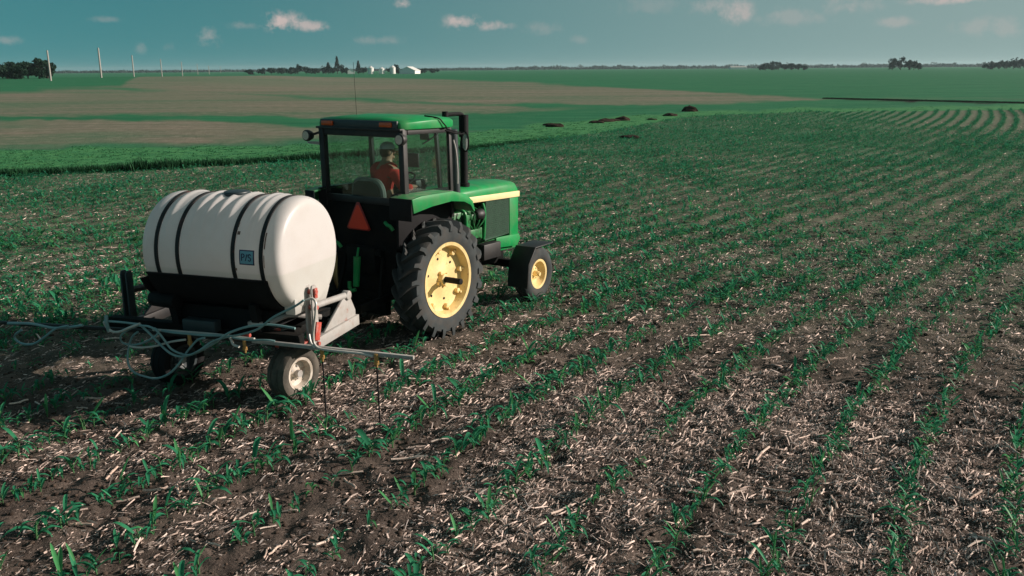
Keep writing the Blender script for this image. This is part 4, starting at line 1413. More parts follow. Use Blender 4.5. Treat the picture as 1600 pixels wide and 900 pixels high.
    for y in (0.52, -0.49):
        MB().box((-0.635, y, 2.835), (0.035, 0.20, 0.062)).build('amber_light', MAT['amber'], roof, bevel=0.012)
    m = MB().tube([(0.02, -0.60, 2.935), (0.10, -0.765, 2.905), (0.18, -0.785, 2.84), (0.24, -0.79, 2.79), (0.30, -0.74, 2.77)], 0.010, 6)
    m.build('cable', MAT['matte'], roof)
    # glass
    def pane(name, pts, t=0.006):
        m = MB()
        p = [Vector(q) for q in pts]
        nrm = (p[1] - p[0]).cross(p[2] - p[0]).normalized() * t
        n = len(p)
        m.add(p + [q + nrm for q in p], [tuple(range(n)), tuple(range(2 * n - 1, n - 1, -1))] + [(i, (i + 1) % n, n + (i + 1) % n, n + i) for i in range(n)])
        m.build(name, MAT['glass'], T, smooth=0)
    pane('rear_window', [(xr - 0.005, -0.645, zb - 0.01), (xr - 0.005, 0.645, zb - 0.01), (xr - 0.025, 0.645, zt - 0.10), (xr - 0.025, -0.645, zt - 0.10)])
    for s in (-1, 1):
        pane('side_window', [(xr + 0.04, s * 0.704, zb + 0.01), (xf - 0.03, s * 0.704, zb + 0.02), (xf - 0.075, s * 0.704, zt - 0.07), (xr + 0.02, s * 0.704, zt - 0.07)])
        pane('windshield', [(xf + 0.03, s * 0.69, zb - 0.2), (0.73, s * 0.325, zb - 0.08), (0.645, s * 0.325, zt - 0.02), (xf - 0.02, s * 0.69, zt - 0.02)])
    pane('windshield', [(0.745, -0.28, 1.82), (0.745, 0.28, 1.82), (0.65, 0.28, zt - 0.02), (0.65, -0.28, zt - 0.02)])
    # interior
    m = MB().box((-0.06, 0.10, 1.50), (0.36, 0.40, 0.34)).box((-0.06, 0.10, 1.66), (0.46, 0.48, 0.10))
    seat = m.build('seat', MAT['seat'], T, bevel=0.03)
    m = MB()
    ring = lambda x, k: [(x + dx, 0.10 + yy * k, zz) for dx, yy, zz in ((0, -0.24, 1.68), (0, -0.245, 1.90), (-0.01, -0.21, 2.02), (-0.015, -0.12, 2.07), (-0.015, 0.12, 2.07), (-0.01, 0.21, 2.02), (0, 0.245, 1.90), (0, 0.24, 1.68))]
    m.loft([ring(-0.40, 0.93), ring(-0.37, 1.0), ring(-0.29, 1.0), ring(-0.26, 0.93)])
    bk = m.build('seat_back', MAT['seat'], seat, smooth=50)
    m = MB(); pr = ring(-0.33, 1.02); m.tube(pr, 0.045, 8, 3); m.build('seat_edge', MAT['seatedge'], bk)
    m = MB().box((0.42, 0.10, 1.50), (0.16, 0.30, 0.75)).box((0.05, -0.42, 1.62), (0.75, 0.26, 0.36)).box((0.52, 0.1, 1.93), (0.22, 0.44, 0.18))
    m.build('control_console', MAT['black'], T, bevel=0.02)
    m = MB()
    c0 = Vector((0.36, 0.10, 2.02)); ax = Vector((-0.45, 0, 0.9)).normalized()
    u = Vector((0, 1, 0)); v = ax.cross(u)
    m.tube([c0 + (u * math.cos(a) + v * math.sin(a)) * 0.20 for a in [k * math.pi / 10 for k in range(21)]], 0.014, 7, 1)
    for k in range(3):
        a = k * 2.094 + 0.5
        m.cyl(c0, c0 + (u * math.cos(a) + v * math.sin(a)) * 0.2, 0.009, n=6)
    m.cyl(c0, c0 - ax * 0.3, 0.025, n=10)
    m.build('steering_wheel', MAT['matte'], T)
    for k, (x, y) in enumerate(((0.1, -0.36), (0.17, -0.40), (0.26, -0.38))):
        MB().cyl((x, y, 1.78), (x + 0.03, y, 1.96), 0.008, n=6).cyl((x + 0.03, y, 1.95), (x + 0.035, y, 1.99), 0.018, n=8).build('control_lever', MAT['black'], T)
    MB().box((0.62, 0.14, 2.28), (0.04, 0.30, 0.20)).build('sun_visor', MAT['seat'], T, bevel=0.01)
    MB().box((0.62, -0.12, 2.62), (0.02, 0.16, 0.09)).build('interior_mirror', MAT['black'], T, bevel=0.006)
    # work lamps
    for s, y in ((1, 0.86), (-1, -0.76)):
        m = MB().lathe([(-0.70, 0.062), (-0.695, 0.075), (-0.66, 0.078), (-0.60, 0.055), (-0.58, 0.02)], (0, y, 2.66), 'x', 20)
        l = m.build('work_lamp', MAT['black'], T)
        MB().cyl((-0.708, y, 2.66), (-0.70, y, 2.66), 0.058, n=20).build('lens', MAT['chrome'], l)
        MB().bar((-0.61, y, 2.66), (-0.54, s * 0.69, 2.72), 0.03, 0.03).build('lamp_arm', MAT['black'], l)
    MB().prism([(0.72, 2.53), (0.99, 2.545), (0.99, 2.57), (0.72, 2.575)], -0.55, -0.50, 'yz').build('lamp_rail', MAT['greymetal'], T)
    # mirror on the right front
    m = MB().tube([(0.30, -0.73, 2.74), (0.45, -0.76, 2.70), (0.56, -0.79, 2.68), (0.66, -0.80, 2.69)], 0.011, 6)
    m.tube([(0.25, -0.72, 2.79), (0.42, -0.75, 2.73), (0.56, -0.79, 2.70)], 0.008, 6)
    arm = m.build('mirror_arm', MAT['matte'], T)
    m = MB()
    m.tube([(0.66, -0.80 + 0.055 * math.cos(a), 2.57 + 0.13 * math.sin(a)) for a in [k * math.pi / 12 for k in range(25)]], 0.012, 6, 1)
    m.build('mirror_frame', MAT['matte'], arm)
    m = MB(); n = 20
    m.prism([(-0.80 + 0.05 * math.cos(2 * math.pi * k / n), 2.57 + 0.125 * math.sin(2 * math.pi * k / n)) for k in range(n)], 0.655, 0.66, 'yz')
    m.build('mirror_glass', MAT['chrome'], arm)
    # hand rail with worn paint, wiper
    MB().tube([(0.50, -0.715, 2.60), (0.53, -0.735, 2.45), (0.56, -0.735, 2.2), (0.58, -0.72, 2.0)], 0.012, 6).build('grab_rail', MAT['greymetal'], T)
    MB().tube([(0.15, -0.715, 2.70), (0.0, -0.72, 2.64), (-0.18, -0.72, 2.58)], 0.008, 5).build('wiper_arm', MAT['matte'], T)
    # intake and exhaust stacks
    m = MB().cyl((0.92, -0.44, 1.80), (0.86, -0.44, 2.72), 0.064, n=18)
    m.build('air_intake_stack', MAT['bluegrey'], T)
    m = MB().cyl((1.45, -0.20, 1.84), (1.45, -0.20, 1.90), 0.085, n=16).cyl((1.45, -0.20, 1.90), (1.45, -0.20, 2.52), 0.058, n=18).cyl((1.45, -0.20, 2.50), (1.45, -0.20, 2.60), 0.05, n=16).cyl((1.45, -0.20, 2.58), (1.45, -0.20, 2.90), 0.072, n=18)
    st = m.build('exhaust_stack', MAT['matte'], T, smooth=30)
    MB().tube([(1.45, -0.20, 2.86), (1.40, -0.19, 2.91), (1.28, -0.16, 2.915), (1.10, -0.12, 2.905)], 0.03, 8).build('exhaust_elbow', MAT['matte'], st)
    MB().cyl((1.0, -0.20, 2.84), (1.0, -0.20, 2.96), 0.045, n=14).cyl((1.0, -0.20, 2.80), (1.0, -0.20, 2.84), 0.03, n=10).build('warning_lamp', MAT['matte'], T)
    MB().cyl((-0.30, 0.30, 2.93), (-0.33, 0.30, 3.62), 0.0025, n=5).build('radio_aerial', MAT['matte'], T)

    # ---- slow moving vehicle sign on the rear
    xs = -0.60
    def tri(cx, cz, w, h, cut):
        return [(cx - w / 2, cz), (cx - w / 2 + cut, cz - cut * 0.6), (cx + w / 2 - cut, cz - cut * 0.6), (cx + w / 2, cz), (cx + cut * 0.6, cz + h), (cx - cut * 0.6, cz + h)]
    m = MB().prism(tri(0.05, 1.46, 0.42, 0.35, 0.035), xs - 0.012, xs, 'yz')
    sign = m.build('warning_triangle', MAT['signred'], T, bevel=0.002)
    m = MB().prism(tri(0.05, 1.475, 0.36, 0.295, 0.03), xs - 0.016, xs - 0.0125, 'yz')
    m.build('triangle_face', MAT['orange'], sign)
    # ---- rear hydraulics and hitch
    m = MB().cyl((-0.75, 0.0, 0.70), (-0.72, -0.01, 1.10), 0.042, 0.05, n=14).cyl((-0.72, -0.01, 1.10), (-0.70, -0.02, 1.22), 0.016, n=8)
    m.tube([(-0.76, 0.0, 0.66), (-0.78, 0.05, 0.64), (-0.78, 0.09, 0.68), (-0.77, 0.10, 0.76)], 0.026, 8)
    m.build('lift_cylinder', MAT['green'], T)
    for (y, z) in ((0.40, 1.24), (-0.52, 1.55)):
        MB().tube([(-0.66, y + 0.06, z + 0.04), (-0.68, y, z + 0.01), (-0.69, y - 0.05, z), (-0.68, y - 0.09, z - 0.05)], 0.024, 7).build('hydraulic_coupler', MAT['green'], T)
    m = MB()
    for s in (-1, 1):
        m.bar((-0.35, s * 0.34, 0.55), (-1.15, s * 0.42, 0.52), 0.05, 0.10)
        m.bar((-0.70, s * 0.37, 0.56), (-0.55, s * 0.32, 1.15), 0.04, 0.05)
    m.bar((-0.3, 0, 0.48), (-1.05, 0, 0.44), 0.09, 0.05).bar((-0.6, -0.35, 1.16), (-0.6, 0.35, 1.16), 0.08, 0.08)
    m.box((-0.55, 0, 1.05), (0.2, 0.5, 0.35)).box((-0.42, 0, 0.92), (0.24, 1.06, 0.62)).box((-0.46, 0.12, 0.50), (0.10, 0.86, 0.44))
    m.build('hitch', MAT['chassis'], T, bevel=0.006)
    m = MB()
    m.box((0.75, 0.62, 0.55), (0.36, 0.30, 0.03)).box((0.72, 0.62, 0.85), (0.32, 0.26, 0.03)).bar((0.9, 0.62, 0.5), (0.86, 0.62, 1.2), 0.04, 0.04)
    m.build('step', MAT['black'], T)
    MB().box((1.0, -0.42, 0.68), (0.6, 0.3, 0.34)).build('fuel_tank', MAT['chassis'], T, bevel=0.03)
    return T


TRACTOR = build_tractor()


# ------------------------------------------------------------------ driver
def skin_mesh(name, verts, edges, radii, mat, parent=None, sub=2):
    me = bpy.data.meshes.new(name)
    me.from_pydata([tuple(v) for v in verts], edges, [])
    me.materials.append(mat)
    o = obj_from(name, me, parent)
    md = o.modifiers.new('skin', 'SKIN')
    sv = me.skin_vertices[0].data
    for i, r in enumerate(radii):
        sv[i].radius = (r, r) if not isinstance(r, tuple) else r
    sv[0].use_root = True
    md.use_smooth_shade = True
    o.modifiers.new('sub', 'SUBSURF').levels = sub
    o.modifiers['sub'].render_levels = sub
    return o


def build_driver():
    ax = Matrix.Translation(TR_O) @ Matrix.Rotation(TR_A, 4, 'Z') @ Matrix.Rotation(TR_P, 4, 'Y')
    # joints in the tractor's frame: sitting, turned a little to the right, right hand on the lever, left on the wheel
    J = {}
    V, E, Rr = [], [], []
    def add(name, p, r, to=None):
        J[name] = len(V); V.append(p); Rr.append(r)
        if to: E.append((J[to], J[name]))
    add('pelvis', (-0.08, 0.08, 1.77), (0.15, 0.12))
    add('waist', (-0.08, 0.07, 1.93), (0.14, 0.11), 'pelvis')
    add('chest', (-0.06, 0.05, 2.10), (0.165, 0.12), 'waist')
    add('shoulders', (-0.05, 0.04, 2.23), (0.12, 0.09), 'chest')
    add('neck', (-0.03, 0.035, 2.31), 0.058, 'shoulders')
    add('head_low', (-0.01, 0.03, 2.39), (0.075, 0.085), 'neck')
    add('head_top', (-0.01, 0.025, 2.49), (0.082, 0.095), 'head_low')
    for s, nm in ((1, 'l'), (-1, 'r')):
        add(nm + '_sh', (-0.05, 0.04 + s * 0.19, 2.20), 0.065, 'shoulders')
        if nm == 'l':
            add('l_el', (0.08, 0.33, 1.98), 0.048, 'l_sh'); add('l_wr', (0.26, 0.25, 2.09), 0.034, 'l_el'); add('l_palm', (0.31, 0.24, 2.12), (0.03, 0.04), 'l_wr')
            tips = [(0.345, 0.26, 2.14), (0.355, 0.245, 2.145), (0.355, 0.23, 2.14), (0.345, 0.215, 2.13)]
        else:
            add('r_el', (-0.05, -0.24, 1.95), 0.048, 'r_sh'); add('r_wr', (0.09, -0.335, 1.975), 0.034, 'r_el'); add('r_palm', (0.135, -0.36, 1.985), (0.03, 0.04), 'r_wr')
            tips = [(0.17, -0.335, 1.965), (0.185, -0.35, 1.96), (0.185, -0.37, 1.955), (0.17, -0.39, 1.955)]
        for q, tp in enumerate(tips):
            mid = tuple((Vector(V[J[nm + '_palm']]) * 0.45 + Vector(tp) * 0.55) + Vector((0, 0, 0.012)))
            add('%s_f%da' % (nm, q), mid, 0.0095, nm + '_palm'); add('%s_f%db' % (nm, q), tp, 0.008, '%s_f%da' % (nm, q))
        add(nm + '_hip', (0.0, 0.08 + s * 0.10, 1.74), 0.095, 'pelvis')
        add(nm + '_knee', (0.36, 0.08 + s * 0.16, 1.72), 0.068, nm + '_hip')
        add(nm + '_ankle', (0.40, 0.08 + s * 0.15, 1.36), 0.045, nm + '_knee')
        add(nm + '_toe', (0.54, 0.08 + s * 0.15, 1.32), 0.038, nm + '_ankle')
    V = [Vector(v) for v in V]
    body = skin_mesh('person', V, E, Rr, MAT['skin'], None, 2)
    body.matrix_world = ax
    body['label'] = 'driver in a red shirt and pale cap sitting inside the tractor cab'
    body['category'] = 'person'
    I = lambda *n: [J[k] for k in n]
    def cloth(name, names, edges, grow, mat):
        vs = [V[J[n]] for n in names]
        def rg(n):
            r = Rr[J[n]]
            return tuple(a + grow for a in r) if isinstance(r, tuple) else r + grow
        return skin_mesh(name, vs, [(names.index(a), names.index(b)) for a, b in edges], [tuple(a + 0.035 for a in rg(n)) if n == 'shoulders' else rg(n) for n in names], mat, body, 2)
    cloth('shirt', ['pelvis', 'waist', 'chest', 'shoulders', 'neck', 'l_sh', 'l_el', 'l_wr', 'r_sh', 'r_el', 'r_wr'],
          [('pelvis', 'waist'), ('waist', 'chest'), ('chest', 'shoulders'), ('shoulders', 'neck'), ('shoulders', 'l_sh'), ('l_sh', 'l_el'), ('l_el', 'l_wr'), ('shoulders', 'r_sh'), ('r_sh', 'r_el'), ('r_el', 'r_wr')], 0.014, MAT['shirt'])
    cloth('trousers', ['pelvis', 'l_hip', 'l_knee', 'l_ankle', 'r_hip', 'r_knee', 'r_ankle'],
          [('pelvis', 'l_hip'), ('l_hip', 'l_knee'), ('l_knee', 'l_ankle'), ('pelvis', 'r_hip'), ('r_hip', 'r_knee'), ('r_knee', 'r_ankle')], 0.016, MAT['jeans'])
    # face, hair, cap; the head looks forward and to the right
    hc = Vector((-0.01, 0.027, 2.44))
    yaw = -0.55
    rot = Matrix.Translation(hc) @ Matrix.Rotation(yaw, 4, 'Z')
    def ell(m, c, r, n=10, k=7, zmin=-1):
        rings = []
        for i in range(k + 1):
            t = zmin + (1 - zmin) * i / k
            t = max(min(t, 0.999), -0.999)
            w = math.sqrt(1 - t * t)
            rings.append([rot @ Vector((c[0] + r[0] * w * math.cos(2 * math.pi * j / n), c[1] + r[1] * w * math.sin(2 * math.pi * j / n), c[2] + r[2] * t)) for j in range(n)])
        m.loft(rings)
    m = MB()
    ell(m, (0.093, 0, -0.005), (0.022, 0.014, 0.028)); ell(m, (0.07, 0, -0.075), (0.03, 0.035, 0.028))
    for s in (-1, 1): ell(m, (-0.005, s * 0.083, 0.0), (0.022, 0.012, 0.032))
    m.build('face', MAT['skin'], body)
    m = MB()
    for s in (-1, 1): ell(m, (0.083, s * 0.032, 0.022), (0.008, 0.012, 0.008))
    ell(m, (0.086, 0, -0.048), (0.008, 0.026, 0.006))
    m.build('eyes_and_mouth', MAT['hair'], body)
    m = MB(); ell(m, (-0.02, 0, 0.0), (0.09, 0.088, 0.10), zmin=-0.7); m.build('hair', MAT['hair'], body)
    m = MB(); ell(m, (0, 0, 0.055), (0.105, 0.098, 0.085), 16, 8, zmin=-0.15)
    cp = m.build('cap', MAT['cap'], body, smooth=60)
    m = MB()
    pts = [(0.08 + 0.105 * math.cos(a) * 0.95, 0.088 * math.sin(a)) for a in [(-0.5 + k / 10) * math.pi for k in range(11)]]
    vs = [rot @ Vector((x, y, 0.048 - 0.02 * (x - 0.08) / 0.1)) for x, y in pts] + [rot @ Vector((x, y, 0.036 - 0.02 * (x - 0.08) / 0.1)) for x, y in pts]
    n = len(pts)
    m.add(vs, [tuple(range(n)), tuple(range(2 * n - 1, n - 1, -1))] + [(i, n + i, n + (i + 1) % n, (i + 1) % n) for i in range(n)])
    m.build('cap_brim', MAT['bluegrey'], cp)


build_driver()


# ------------------------------------------------------------------ sprayer (x forward, y left, z up; y = 0 at the right gauge wheel)
def build_sprayer():
    Sp = thing('sprayer', 'pull-behind crop sprayer with white ribbed tank on black cradle behind the tractor', 'sprayer', SP_O, SP_A)
    cx, cz, RT = 0.10, 1.635, 0.615
    y0, y1 = -0.04, 1.42
    # tank: ribbed barrel with bulged ends
    n = 72
    rings = []
    prof = []
    def bulge(k, N, yb, sgn):
        out = []
        for i in range(N + 1):
            a = (i / N) * math.pi / 2
            rr = RT * (0.05 + 0.95 * (math.cos(a) ** 0.12 if math.cos(a) > 1e-6 else 0))
            if i == N: rr = 0.02
            out.append((yb + sgn * 0.14 * math.sin(a), rr))
        return out
    rdef = [(0.14, 0.012), (0.22, 0.016), (0.50, 0.016), (0.64, 0.018), (0.78, 0.018), (0.92, 0.016), (1.22, 0.014)]
    strap_y = [0.03, 0.37, 1.06, 1.33]
    ys = np.arange(y0, y1 + 0.001, 0.02)
    endr = bulge(0, 12, y0, -1)
    for (yy, rr) in reversed(endr[1:]): prof.append((yy, rr, 0))
    for yy in ys:
        rib = max([0] + [amp * math.exp(-((yy - c) / 0.032) ** 2) for c, amp in rdef])
        grv = max([0] + [0.013 * math.exp(-((yy - c) / 0.03) ** 2) for c in strap_y])
        prof.append((float(yy), RT - grv, rib))
    for (yy, rr) in bulge(0, 12, y1, 1)[1:]: prof.append((yy, rr, 0))
    m = MB()
    for (yy, rr, rib) in prof:
        ring = []
        for i in range(n):
            a = 2 * math.pi * i / n
            up = math.sin(a)
            g = 1.3 * max(0.0, min(1.0, (up - 0.22) / 0.6))
            r2 = rr + rib * g
            ring.append((cx + r2 * math.cos(a), yy, cz + r2 * math.sin(a)))
        rings.append(ring)
    m.loft(rings)
    tank = m.build('tank', MAT['poly'], Sp, smooth=60, label='white ribbed plastic spray tank lying across the frame')
    # moulded feet under the right end
    for yb, sg in ((y0, -1), (y1, 1)):
        for xo in (-0.21, 0.21):
            m = MB()
            ring = lambda z, wx, ya, yb2: [(cx + xo - wx, ya, z), (cx + xo + wx, ya, z), (cx + xo + wx, yb2, z), (cx + xo - wx, yb2, z)]
            e = yb + sg * 0.13
            m.loft([ring(1.02, 0.10, yb - sg * 0.02, e - sg * 0.03), ring(1.20, 0.15, yb - sg * 0.02, e + sg * 0.005), ring(1.30, 0.17, yb - sg * 0.02, e - sg * 0.02)])
            m.build('tank_foot', MAT['poly'], tank, bevel=0.012)
    # lid
    m = MB().lathe([(2.24, 0.15), (2.288, 0.15), (2.293, 0.138), (2.303, 0.135), (2.308, 0.12), (2.31, 0.02)], (cx, 0.70, -0.03), 'z', 28)
    lid = m.build('tank_lid', MAT['bluegrey'], tank, smooth=40)
    # straps
    for yy in strap_y:
        m = MB()
        N2 = 60
        rings = []
        for i in range(N2 + 1):
            a = R_(-24) + (R_(228)) * i / N2
            rings.append([(cx + r * math.cos(a), yy + e, cz + r * math.sin(a)) for r, e in ((RT - 0.012, -0.021), (RT + 0.004, -0.021), (RT + 0.004, 0.021), (RT - 0.012, 0.021))])
        m.loft(rings)
        m.build('strap', MAT['strap'], tank, smooth=40)
    # sticker with lettering on the rear face of the barrel
    def on_barrel(y, a, dr): return Vector((cx + (RT + dr) * math.cos(a), y, cz + (RT + dr) * math.sin(a)))
    def patch(name, ya, yb, a0, a1, dr, mat, parent, skew=0.0):
        N3 = 8
        m = MB(); top, bot = [], []
        vs, fs = [], []
        for j in range(3):
            for i in range(N3 + 1):
                a = a0 + (a1 - a0) * i / N3
                y = ya + (yb - ya) * j / 2
                vs.append(on_barrel(y, a + skew * j / 2, dr)); 
        for j in range(2):
            for i in range(N3):
                b = j * (N3 + 1) + i
                fs.append((b, b + 1, b + N3 + 2, b + N3 + 1))
        m.add(vs, fs)
        return m.build(name, MAT[mat], parent, smooth=60)
    ac = R_(175)
    sk = patch('sticker', 0.285, 0.105, ac - 0.125, ac + 0.125, 0.0035, 'navy', tank, 0.0)
    patch('sticker_face', 0.272, 0.118, ac - 0.105, ac + 0.105, 0.006, 'blue', sk, 0.0)
    # letters P / S drawn as strokes on the barrel
    def glyph(strokes, yc, w, h):
        for st in strokes:
            pts = [on_barrel(yc - (p[0] - 0.5) * w, ac - (p[1] - 0.5) * h / RT, 0.009) for p in st]
            yield pts
    P_ = [[(0, 0), (0, 1)], [(0, 1), (0.6, 1), (0.9, 0.78), (0.6, 0.52), (0, 0.5)]]
    sl = [[(0.1, 0), (0.9, 1)]]
    S_ = [[(0.95, 0.85), (0.6, 1), (0.15, 0.88), (0.2, 0.6), (0.75, 0.45), (0.9, 0.18), (0.5, 0), (0.05, 0.12)]]
    for g, yc, w in ((P_, 0.235, 0.036), (sl, 0.197, 0.026), (S_, 0.158, 0.038)):
        m = MB()
        for pts in glyph(g, yc, w, 0.068): m.tube(pts, 0.0048, 5, 3)
        m.build('letter', MAT['navy'], sk)
    # scuffs and rust runs beside the straps
    for (ya, yb, a0, a1) in ((0.335, 0.30, 150, 153.5), (0.345, 0.335, 141, 146), (0.345, 0.325, 186, 188.5), (-0.005, -0.02, 150, 166), (-0.005, -0.014, 172, 184)):
        patch('stain', ya, yb, R_(a0), R_(a1), 0.002, 'stain', tank)
    # cradle trough
    m = MB()
    N2 = 40
    for sg in (0,):
        rings = []
        for i in range(N2 + 1):
            a = R_(180 + 17) + R_(146) * i / N2
            r0, r1 = RT + 0.006, RT + 0.024
            rings.append([(cx + r0 * math.cos(a), -0.02, cz + r0 * math.sin(a)), (cx + r1 * math.cos(a), -0.02, cz + r1 * math.sin(a)), (cx + r1 * math.cos(a), 1.48, cz + r1 * math.sin(a)), (cx + r0 * math.cos(a), 1.48, cz + r0 * math.sin(a))])
        m.loft(rings)
    for x in (cx - 0.62, cx + 0.62):
        m.box((x, 0.73, cz - 0.185), (0.035, 1.48, 0.016))
    m.prism([(cx + (RT + 0.02) * math.cos(R_(a)), cz + (RT + 0.02) * math.sin(R_(a))) for a in range(205, 336, 10)], 1.60, 1.615)
    for y in (0.30, 1.35):
        for s in (-1, 1):
            m.bar((cx + s * 0.42, y, 1.14), (cx + s * 0.34, y, 0.78), 0.09, 0.07)
        m.bar((cx - 0.4, y, 1.03), (cx + 0.4, y, 1.03), 0.06, 0.06)
    m.box((cx, 0.8, 0.93), (0.62, 1.2, 0.22))
    m.build('cradle', MAT['matte'], Sp, smooth=40)
    # frame
    m = MB()
    m.bar((-0.22, -0.20, 0.76), (-0.22, 2.30, 0.76), 0.12, 0.12).bar((0.45, -0.10, 0.76), (0.45, 1.85, 0.76), 0.11, 0.11)
    for y in (0.05, 0.75, 1.5): m.bar((-0.17, y, 0.76), (0.40, y, 0.76), 0.09, 0.09)
    m.build('frame', MAT['chassis'], Sp, bevel=0.008)
    m = MB().bar((0.45, 0.75, 0.66), (1.6, 0.55, 0.55), 0.10, 0.10).bar((0.5, 0.2, 0.70), (1.5, 0.5, 0.56), 0.07, 0.07).bar((0.5, 1.4, 0.70), (1.5, 0.6, 0.56), 0.07, 0.07)
    m.build('drawbar', MAT['chassis'], Sp, bevel=0.006)
    MB().box((-0.36, 0.95, 0.865), (0.12, 0.42, 0.13)).build('control_box', MAT['bluegrey'], Sp, bevel=0.012)
    MB().cyl((-0.35, 1.25, 1.10), (-0.30, 1.62, 1.10), 0.085, n=16).build('pump', MAT['matte'], Sp, bevel=0.01)
    # lift brackets left and right: upright, link, gusset, beam
    def bracket(y, s, mats):
        up, link, gus = mats
        m = MB()
        m.prism([(-0.055, 0.60), (0.055, 0.60), (0.05, 1.27), (0.03, 1.31), (-0.03, 1.31), (-0.05, 1.27)], y - 0.012, y + 0.012)
        m.prism([(-0.055, 0.60), (0.055, 0.60), (0.05, 1.27), (0.03, 1.31), (-0.03, 1.31), (-0.05, 1.27)], y - 0.085, y - 0.062)
        u = m.build('upright', MAT[up], Sp, bevel=0.004)
        if up == 'greymetal':
            for (x, z, q) in ((0, 1.235, 0.035), (0.0, 1.065, 0.03), (0.0, 0.66, 0.03)):
                MB().cyl((x, y - 0.115, z), (x, y + 0.03, z), q * 0.8, n=10).build('pin', MAT['redmetal'], u)
            MB().box((0.0, y - 0.10, 1.225), (0.055, 0.02, 0.11)).build('red_plate', MAT['redmetal'], u, bevel=0.003)
            MB().box((0.0, y - 0.098, 0.80), (0.10, 0.02, 0.20), (0, 0.3, 0)).build('red_clamp', MAT['redmetal'], u, bevel=0.004)
        MB().cyl((0.04, y - 0.037, 1.065), (0.78, y - 0.037, 1.015), 0.037, n=14).cyl((0.76, y - 0.075, 1.015), (0.76, y + 0.0, 1.015), 0.055, n=14).build('link_arm', MAT[link], Sp, bevel=0.004)
        m = MB().prism([(0.22, 0.72), (0.93, 0.735), (0.93, 0.80), (0.80, 1.02), (0.70, 1.02)], y - 0.05, y - 0.02)
        m.build('gusset', MAT[gus], Sp, bevel=0.003)
        m = MB().bar((-0.02, y - 0.035, 0.645), (0.96, y - 0.035, 0.675), 0.09, 0.125)
        m.build('beam', MAT[gus], Sp, bevel=0.006)
    bracket(-0.17, -1, ('greymetal', 'greymetal', 'greymetal'))
    bracket(2.27, 1, ('bluegrey', 'black', 'black'))
    m = MB().box((-0.1, 0.05, 0.70), (0.14, 0.5, 0.02)).box((-0.12, 0.16, 0.72), (0.06, 0.05, 0.20))
    m.build('red_mount', MAT['redmetal'], Sp, bevel=0.004)
    MB().tube([(-0.18, 0.20, 0.90), (-0.06, 0.05, 0.97), (0.10, -0.10, 0.93), (0.2, -0.2, 0.9)], 0.03, 8).build('suction_elbow', MAT['greymetal'], Sp)
    MB().box((-0.28, 0.32, 0.91), (0.06, 0.16, 0.05)).build('valve_body', MAT['greymetal'], Sp, bevel=0.01)
    MB().cyl((-0.36, 0.42, 0.80), (-0.36, 0.34, 0.80), 0.022, n=10).build('red_valve', MAT['redmetal'], Sp)

    # gauge wheels
    def wheel(cy, s, rim_mat, tyre_mat):
        """castoring gauge wheel, swung a little towards the tractor's heading"""
        c = (0, 0, 0)
        q = 1.05
        m = MB(); m.lathe([(t * s, max(r * q, 0.001)) for t, r in ((-0.105, 0.15), (-0.11, 0.178), (-0.09, 0.178), (-0.07, 0.155), (0.07, 0.155), (0.09, 0.178), (0.11, 0.178), (0.105, 0.15), (0.035, 0.135), (0.015, 0.08), (0.05, 0.05), (0.06, 0.0))], c, 'y', 32)
        w = m.build('gauge_wheel', MAT[rim_mat], Sp, smooth=40)
        w.location = (0, cy, 0.295)
        w.rotation_euler = (0, 0, R_(-12))
        hub = MB().cyl((0, 0, 0), (0, s * 0.10, 0), 0.04, n=12)
        for i in range(5):
            a = i * 1.2566
            hub.cyl((0.075 * math.cos(a), 0, 0.075 * math.sin(a)), (0.075 * math.cos(a), s * 0.045, 0.075 * math.sin(a)), 0.012, n=6)
        hub.build('wheel_hub', MAT['greymetal'], w)
        m = MB()
        m.lathe([(t * 1.22, r * q) for t, r in ((-0.08, 0.17), (-0.10, 0.20), (-0.108, 0.235), (-0.098, 0.268), (-0.075, 0.283), (-0.045, 0.287), (-0.04, 0.278), (-0.03, 0.289), (0.03, 0.289), (0.04, 0.278), (0.045, 0.287), (0.075, 0.283), (0.098, 0.268), (0.108, 0.235), (0.10, 0.20), (0.08, 0.17), (0.05, 0.16), (-0.05, 0.16))], c, 'y', 40, closed=True)
        m.build('tyre', MAT[tyre_mat], w, smooth=40)
        m = MB().bar((0, -s * 0.17, 0), (-0.04, -s * 0.17, 0.43), 0.05, 0.09).cyl((0, -s * 0.18, 0), (0, 0, 0), 0.03, n=10).box((-0.08, -s * 0.06, 0.36), (0.16, 0.32, 0.09))
        m.build('wheel_fork', MAT['black'], w, bevel=0.006)
    wheel(0.07, -1, 'dirtywhite', 'dusty_rubber')
    wheel(1.62, -1, 'bluegrey', 'matte')  # left wheel stands in shade, put into its dark rim and tyre materials

    # boom, nozzles, drops
    xb, zbm = -0.45, 0.775
    MB().bar((xb, 0.25, zbm), (xb, -1.62, zbm), 0.038, 0.038).build('boom', MAT['greymetal'], Sp, bevel=0.004, label='pale metal boom tube sticking out at the right of the sprayer')
    MB().bar((xb, 0.25, zbm + 0.002), (xb, 1.75, zbm - 0.02), 0.04, 0.04).build('boom', MAT['black'], Sp, bevel=0.004)
    MB().bar((xb, 1.75, zbm - 0.02), (xb, 5.2, zbm - 0.16), 0.04, 0.04).build('boom', MAT['black'], Sp, bevel=0.004)
    MB().tube([(xb - 0.035, 0.2, zbm + 0.035), (xb - 0.035, 0.7, zbm + 0.04), (xb - 0.03, 1.1, zbm + 0.03), (xb - 0.03, 1.5, zbm + 0.02)], 0.016, 7).build('boom_hose', MAT['whitehose'], Sp)
